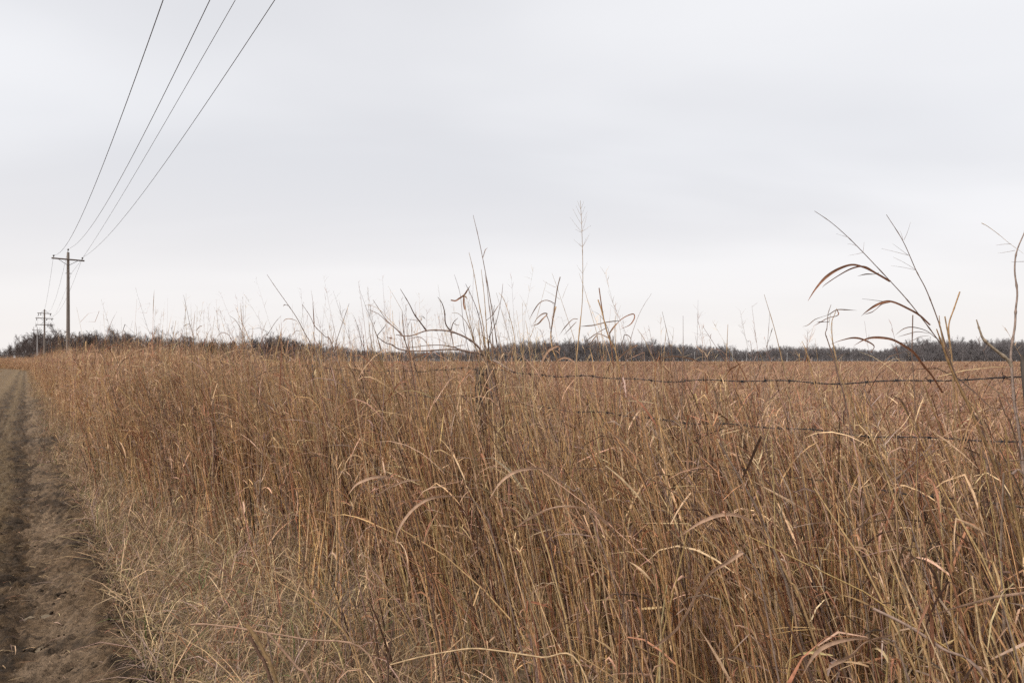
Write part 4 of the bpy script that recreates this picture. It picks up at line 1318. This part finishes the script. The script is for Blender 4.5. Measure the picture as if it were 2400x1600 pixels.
plant("arching_bunch_grass", "big leaning grass clump with long sickle leaves arching against the sky", "dry plant", 2.55, [
    ("stem", Dd([(815, 95), (975, 350), (1100, 630), (1190, 800), (1260, 970), (1325, 1150), (1380, 1330), (1450, 1560)]) + [(2262, 928), (2285, 975), (2320, 1040)], 0.0046, BRN * 0.85, 0.1, True),
    ("stem", Dd([(120, 60), (280, 170), (440, 310), (590, 460), (850, 735), (1000, 900), (1130, 1060), (1280, 1260), (1400, 1430)]) + [(2240, 880), (2275, 960), (2310, 1030)], 0.0040, BRN, -0.1, True),
    ("stem", Dd([(1300, 1200), (1350, 1340), (1400, 1480)]) + [(2236, 880), (2270, 950), (2300, 1020), (2335, 1100)], 0.0090, GOLD * 0.7, -0.05, True),
    ("stem", Dd([(1325, 1070), (1335, 1180), (1365, 1330)]) + [(2222, 850), (2262, 930), (2310, 1010)], 0.0060, TAN, 0.0, True),
    ("leaf", Dd([(55, 930), (130, 815), (230, 700), (350, 618), (480, 575), (600, 600), (720, 660), (850, 738)]), 0.0145, RUST * 0.85, -0.15, False),
    ("leaf", Dd([(195, 800), (225, 765), (350, 680), (480, 614), (600, 598), (700, 650)]), 0.009, RUST * 0.75, -0.12, False),
    ("leaf", Dd([(535, 690), (620, 670), (700, 668), (740, 655)]), 0.006, DRK, -0.1, False),
    ("leaf", Dd([(570, 1075), (620, 1030), (700, 978), (800, 938), (880, 942), (1000, 992), (1130, 1062), (1240, 1160)]), 0.012, RUST * 0.8, -0.1, False),
    ("leaf", Dd([(600, 1060), (670, 1035), (720, 1000), (770, 958), (850, 940)]), 0.008, RUST * 0.7, -0.1, False),
    ("branchlet", Dd([(580, 908), (700, 922), (830, 940)]), 0.0012, DRK, -0.1, False),
    ("leaf", Dd([(500, 1360), (600, 1303), (700, 1284), (850, 1300), (960, 1350), (1080, 1430), (1180, 1560)]) + [(2185, 880), (2210, 920)], 0.013, RUST * 0.75, -0.2, False),
    ("leaf", Dd([(270, 1350), (370, 1308), (480, 1283), (580, 1300), (690, 1362), (660, 1425)]), 0.010, RUST * 0.75, -0.2, False),
    ("leaf", Dd([(900, 1260), (980, 1200), (1070, 1182), (1200, 1215), (1300, 1290)]), 0.0050, BRN * 0.8, 0, False),
    ("leaf", Dd([(920, 1277), (1030, 1247), (1120, 1226), (1230, 1240)]), 0.0040, BRN * 0.8, 0, False),
    ("leaf", Dd([(850, 1275), (920, 1320), (1000, 1338), (1070, 1310), (1140, 1275), (1230, 1262)]), 0.0030, BRN * 0.8, 0, False),
] + [("branchlet", Dd(q), 0.0008, BRN, 0.05, False) for q in (
    [(765, 422), (880, 450), (1040, 492)], [(875, 375), (950, 430), (1030, 490)], [(880, 505), (990, 560), (1095, 625)], [(860, 587), (980, 605), (1105, 632)],
    [(1050, 165), (1020, 260), (985, 340)], [(950, 255), (965, 300), (975, 350)], [(330, 280), (390, 298), (430, 310)], [(440, 378), (480, 382), (520, 395)], [(448, 490), (520, 478), (590, 462)], [(600, 360), (595, 410), (590, 455)])])

plant("split_stalks", "pair of pale broken stalks forking upward beside the arching grass clump", "dry plant", 2.75, [
    ("stalk", Dd([(1525, 840), (1470, 1000), (1420, 1150), (1425, 1300), (1445, 1450)]) + [(2236, 900), (2246, 960)], 0.0042, GOLD * 0.9, 0.0, True),
    ("stalk", Dd([(1380, 1078), (1400, 1190), (1420, 1310), (1440, 1440)]) + [(2233, 880)], 0.0040, TAN, 0.0, True),
    ("stalk", Dd([(1070, 1065), (1066, 1250), (1062, 1430)]) + [(2140, 870), (2145, 960)], 0.0034, BRN, 0.0, True),
])
plant("ribbon_leaf_stalks", "two thin stalks with tattered pale leaf ribbons blown sideways near the arching clump", "dry plant", 3.0, [
    ("stem", Dd([(280, 965), (250, 1060), (240, 1190), (225, 1240), (240, 1290), (270, 1380), (310, 1500)]) + [(1965, 885), (1985, 960)], 0.0048, BRN, 0.0, True),
    ("stem", Dd([(335, 1000), (310, 1070), (288, 1130), (290, 1270), (305, 1380), (340, 1540)]) + [(1972, 890), (1990, 950)], 0.0050, TAN, 0.0, True),
    ("leaf", Dd([(535, 1020), (430, 1014), (340, 1015), (290, 1040), (250, 1065)]), 0.007, BRN * 0.85, 0, False),
    ("leaf", Dd([(105, 1176), (180, 1130), (250, 1090), (330, 1072), (352, 1050), (340, 1018)]), 0.008, RUST, 0, False),
    ("leaf", Dd([(0, 1180), (60, 1160), (120, 1110), (180, 1085), (260, 1060)]), 0.005, BRN, 0, False),
    ("leaf", Dd([(140, 1135), (200, 1130), (260, 1130)]), 0.006, DRK, 0, False),
])
plant("woody_sapling", "knobbly leafless sapling stem growing beside the weathered fence post", "sapling", 2.62, [
    ("branch", E([(1030, 130), (1010, 175), (968, 280), (957, 390), (972, 520), (963, 620), (958, 720), (940, 830), (934, 910), (942, 1010), (958, 1200), (990, 1400)]), 0.0078, np.array([0.27, 0.20, 0.165]), 0.0, True),
    ("branch", E([(730, 680), (752, 750), (772, 795), (830, 850), (915, 918), (940, 960)]), 0.0105, np.array([0.30, 0.235, 0.17]), 0.0, False),
    ("branch", E([(1012, 290), (930, 232), (870, 182), (800, 130), (760, 108)]), 0.0016, TAN, 0.0, False),
    ("branch", E([(845, 240), (890, 234), (935, 232)]), 0.0012, BRN, 0, False),
    ("branch", E([(855, 287), (910, 280), (960, 270)]), 0.0012, BRN, 0, False),
    ("branch", E([(935, 338), (980, 337), (1012, 336)]), 0.0013, DRK, 0, False),
    ("branch", E([(855, 1110), (900, 1240), (960, 1380)]), 0.005, DRK, 0, True),
    ("branch", [(2315, 1075), (2340, 1085), (2370, 1110), (2405, 1130)], 0.009, MAUVE * 0.7, 0, True),
], mat=M_twig)

# arching leaves and bent stalks in the foreground grass
LF = PINK * 0.85
plant("arching_leaf_stalk", "long sickle leaf arching over amid the tall grass on a dark bent stalk", "dry plant", 2.3, [
    ("leaf", Ff([(1605, 605), (1670, 560), (1760, 510), (1870, 482), (1990, 490), (2090, 535)]) + [(1425, 1230)], 0.0165, LF, -0.15, False),
    ("stem", [(1396, 1202), (1435, 1243), (1458, 1279), (1475, 1322), (1488, 1375), (1500, 1420)], 0.0045, UMBER * 1.5, 0.0, True)])
plant("arching_leaf_stalk", "bowed leaf hooking down on a slanting brown stalk, in the shorter grass", "dry plant", 2.4, [
    ("leaf", Ff([(850, 720), (880, 620), (960, 510), (1060, 440), (1180, 420), (1310, 430)]), 0.0125, LF * 0.85, -0.1, False),
    ("stem", Ff([(1270, 428), (1320, 440), (1400, 540), (1460, 700)]), 0.004, BRN, 0.0, True)])
plant("arching_leaf_stalk", "pale double curved leaf drooping from a dark stalk", "dry plant", 2.7, [
    ("leaf", Ff([(565, 415), (620, 350), (720, 310), (800, 305), (900, 330), (930, 345)]), 0.013, LF, -0.1, False),
    ("leaf", Ff([(690, 450), (760, 400), (840, 360), (930, 328), (1000, 325)]), 0.010, LF * 0.9, -0.1, False),
    ("stem", Ff([(915, 230), (925, 340), (950, 450), (990, 600)]), 0.005, UMBER * 1.3, 0.0, True)])
plant("arching_leaf_stalk", "wide arching leaf with its tip hidden behind upright golden stems", "dry plant", 2.5, [
    ("leaf", Ff([(1430, 440), (1500, 340), (1600, 270), (1740, 250), (1800, 280), (1850, 320)]), 0.0135, LF * 0.9, -0.1, False),
    ("stem", Ff([(1800, 275), (1850, 320), (1940, 390), (2030, 480)]), 0.0035, BRN, 0.0, True)])
plant("arching_leaf_stalk", "sickle leaf bending left from a thick golden stem bundle near the fence".replace(" left", ""), "dry plant", 2.1, [
    ("leaf", Hh([(440, 610), (560, 530), (680, 485), (790, 490), (890, 550), (940, 620)]), 0.013, LF, -0.1, False),
    ("stem", Hh([(890, 550), (960, 640), (1010, 740), (1060, 850), (1130, 980)]), 0.0055, GOLD * 0.7, 0.0, True)])
plant("arching_leaf_stalk", "broad twisted leaf curling down low in front of the golden stems", "dry plant", 1.9, [
    ("leaf", Hh([(300, 1215), (340, 1190), (430, 1110), (500, 1000), (560, 880), (620, 800), (720, 740), (800, 690)]), 0.0165, LF * 0.8, -0.05, False),
    ("stem", Hh([(760, 715), (800, 690), (880, 800), (920, 950)]), 0.004, BRN, 0.0, True)])
plant("arching_leaf_stalk", "low pair of crossing curled leaves close to the lens at the foot of the grass".replace(" close to the lens", ""), "dry plant", 1.8, [
    ("leaf", Hh([(1120, 1380), (1200, 1250), (1300, 1190), (1450, 1160), (1600, 1190)]), 0.0125, LF * 0.75, 0, False),
    ("leaf", Hh([(1260, 1340), (1330, 1290), (1400, 1250), (1480, 1180), (1620, 1140)]), 0.015, LF * 0.7, 0, False),
    ("stem", Hh([(1560, 1165), (1620, 1180), (1680, 1290)]), 0.004, BRN, 0.0, True)])
plant("arching_leaf_stalk", "russet leaf bowed over the top strand of the barbed wire", "dry plant", 4.0, [
    ("leaf", Z(1550, 770, 5.88, [(-30, 440), (60, 395), (180, 375), (320, 392), (450, 430), (600, 510), (700, 580)]), 0.017, PINK * 0.62, 0, False),
    ("stem", Z(1550, 770, 5.88, [(560, 480), (700, 580), (800, 670), (900, 900)]), 0.0055, TAN, 0.0, True)])
plant("arching_leaf_stalk", "slender leaf arch hanging at the second strand of the fence wire", "dry plant", 4.3, [
    ("leaf", Cc([(-220, 1570), (-110, 1505), (20, 1478), (120, 1482), (250, 1525), (350, 1568)]), 0.018, LF * 0.8, 0, False),
    ("stem", Cc([(290, 1540), (360, 1575), (430, 1700), (470, 1900)]), 0.005, BRN, 0.0, True)])
plant("arching_leaf_stalk", "angular kneed leaf on a long leaning stalk below the branching stalks", "dry plant", 4.6, [
    ("leaf", B([(330, 1570), (430, 1450), (520, 1320), (600, 1250), (690, 1250)]), 0.018, RUST, 0, False),
    ("stem", B([(600, 1250), (690, 1250), (800, 1330), (950, 1450), (1080, 1560)]), 0.006, BRN * 0.8, 0.0, True)])
plant("bent_stalk", "pale bent reed lying almost flat across the matted grass", "dry plant", 2.05, [
    ("stalk", Ff([(825, 1455), (1000, 1410), (1180, 1375), (1330, 1356), (1500, 1372), (1750, 1410), (1980, 1445)]), 0.0042, STRAW * 0.85, 0.25, True)])
plant("bent_stalk", "long straight reed fallen across the short grass near the road", "dry plant", 2.15, [
    ("stalk", Ff([(-400, 1210), (-320, 1207), (-150, 1225), (0, 1250), (300, 1300), (690, 1392)]), 0.0045, PINK * 0.7, 0.1, True)])
plant("bent_stalk", "thick straight cane slanting down through the right-hand foreground stems".replace("right-hand ", ""), "dry plant", 1.7, [
    ("stalk", Hh([(1520, 1000), (1720, 1100), (1900, 1220), (2150, 1400)]), 0.0062, MAUVE * 0.95, 0.1, True)])
plant("dark_twig", "upright dark forked twig standing in the matted grass", "twig", 2.0, [
    ("branch", Ff([(845, 1200), (828, 1310), (812, 1450), (808, 1570)]), 0.005, UMBER * 0.7, 0, True),
    ("branch", Ff([(690, 1170), (740, 1300), (800, 1420), (810, 1480)]), 0.0032, UMBER * 0.8, 0, False)], mat=M_twig)
plant("splintered_stalk", "splintered clump of old broken stalks at the bottom edge of the short grass".replace("bottom edge of the ", "foot of the "), "dry plant", 1.95, [
    ("stalk", Ff([(-60, 1210), (0, 1290), (60, 1400), (110, 1510)]), 0.0085, GOLD * 0.6, 0, True),
    ("stalk", Ff([(70, 1260), (150, 1350), (260, 1480), (330, 1560)]), 0.0055, PINK * 0.8, 0, True),
    ("stalk", Ff([(-40, 1280), (20, 1390), (80, 1520)]), 0.007, UMBER * 1.4, 0, True),
    ("stem", Ff([(30, 1000), (60, 1150), (75, 1300), (100, 1450)]), 0.004, BRN, 0, True)])
for q, w, lb in (([(150, 700), (300, 960), (460, 1170), (600, 1350)], 0.0042, "straight golden stem slanting from the short grass by the splintered stalks"),
                 ([(-150, 480), (60, 880), (330, 1060), (560, 1290)], 0.0036, "long leaning greyish stem crossing the matted verge")):
    plant("leaning_stem", lb, "dry plant", 2.5, [("stem", Ff(q), w, GOLD * 0.8, 0.1, True)])

# stalks that stick up above the row further along (each on its own)
for k, (pts, dd, w, lb) in enumerate([
    (J([(118, 358), (150, 500), (175, 620), (205, 730), (215, 900)]), 11.0, 0.008, "thick upright stalk with a small side leaf rising above the fence row"),
    (J([(885, 170), (980, 310), (1080, 450), (1160, 570), (1240, 720), (1320, 860), (1370, 990)]), 7.5, 0.009, "long slanting pale stalk with a curl of leaf, rising well above the fence row"),
    (J([(545, 548), (610, 610), (680, 780)]), 9.0, 0.008, "dark crooked stem above the fence row by the cedar"),
    (J([(1640, 435), (1590, 580), (1530, 760), (1510, 850)]), 7.5, 0.008, "straight stalk tilting towards the cane clump above the row"),
    (J([(1210, 445), (1280, 550), (1330, 650), (1420, 740), (1490, 830)]), 7.0, 0.008, "bent brown stalk tilting over the fence row beside the slanting one"),
    (J([(1015, 550), (960, 610), (890, 720), (830, 790)]), 8.5, 0.007, "forked tip stem leaning over the fence row"),
]):
    parts = [("stem", pts, w, BRN, 0.0, True)]
    if k == 1:
        parts += [("leaf", J([(1035, 465), (1050, 445), (1082, 455)]), 0.015, BRN, 0, False), ("leaf", J([(1028, 608), (1060, 580), (1110, 578), (1160, 595)]), 0.012, PINK * 0.8, 0, False)]
    if k == 0:
        parts += [("leaf", J([(115, 650), (140, 630), (170, 625)]), 0.016, BRN, 0, False), ("leaf", J([(230, 690), (265, 650), (285, 640)]), 0.02, BRN, 0, False)]
    plant("tall_stalk", lb, "dry plant", dd, parts)
for pts, dd, w, lb in [
    ([(1706, 760), (1703, 830), (1700, 900), (1698, 960)], 3.8, 0.0062, "stout upright stalk standing straight through the top fence wire"),
    ([(1791, 690), (1815, 770), (1832, 840), (1845, 905)], 3.7, 0.0046, "pale tapering stalk leaning over the field beyond the wire"),
    ([(1804, 735), (1800, 790), (1795, 850), (1790, 910)], 3.9, 0.0030, "very thin upright stem crossing the pale tapering stalk"),
    ([(1601, 740), (1601, 830), (1599, 900)], 4.0, 0.0045, "fine straight stem with wispy tip above the russet leaf bow"),
    ([(1562, 770), (1558, 810), (1555, 860)], 4.1, 0.005, "short stiff stalk beside the fine straight stem"),
    ([(1552, 730), (1566, 790), (1578, 840), (1590, 900)], 4.2, 0.0042, "slender leaning stem behind the short stiff stalk"),
]:
    plant("tall_stalk", lb, "dry plant", dd, [("stem", pts, w, TAN if w > 0.0045 else BRN, 0.0, True)])

# ------------------------------------------------------------------ a bird far off over the field
pos = at(1754, 800, 150)
G = Geo()
L_ = np.array([-0.22, -0.17, -0.08, 0.05, 0.15, 0.21, 0.25]); r_ = np.array([0.004, 0.03, 0.055, 0.06, 0.045, 0.035, 0.006])
a_ = np.arange(8) * math.pi / 4
v = np.stack([L_[:, None] + 0 * a_, r_[:, None] * np.cos(a_), r_[:, None] * np.sin(a_)], -1)
G.grid(v[None], np.array([[.1, .1, .1]]), True)
for sgn in (-1, 1):
    yw = np.array([0.03, 0.16, 0.32, 0.46]) * sgn; zw = np.array([0.03, 0.10, 0.13, 0.09]); ch = np.array([0.15, 0.16, 0.12, 0.02])
    top = np.stack([np.stack([0.07 - 0.02 * np.abs(yw) * 3, yw, zw], -1), np.stack([0.07 - 0.02 * np.abs(yw) * 3 - ch * 0.5, yw, zw + 0.012], -1), np.stack([0.07 - 0.02 * np.abs(yw) * 3 - ch, yw, zw], -1), np.stack([0.07 - 0.02 * np.abs(yw) * 3 - ch * 0.5, yw, zw - 0.008], -1)], 1)
    G.grid(top[None], np.array([[.1, .1, .1]]), True)
bird = G.build("bird", M_bird)
bird.location = pos
bird.rotation_euler = (0.1, 0, 0.5)
tag(bird, "small dark bird gliding high over the far field", "bird")
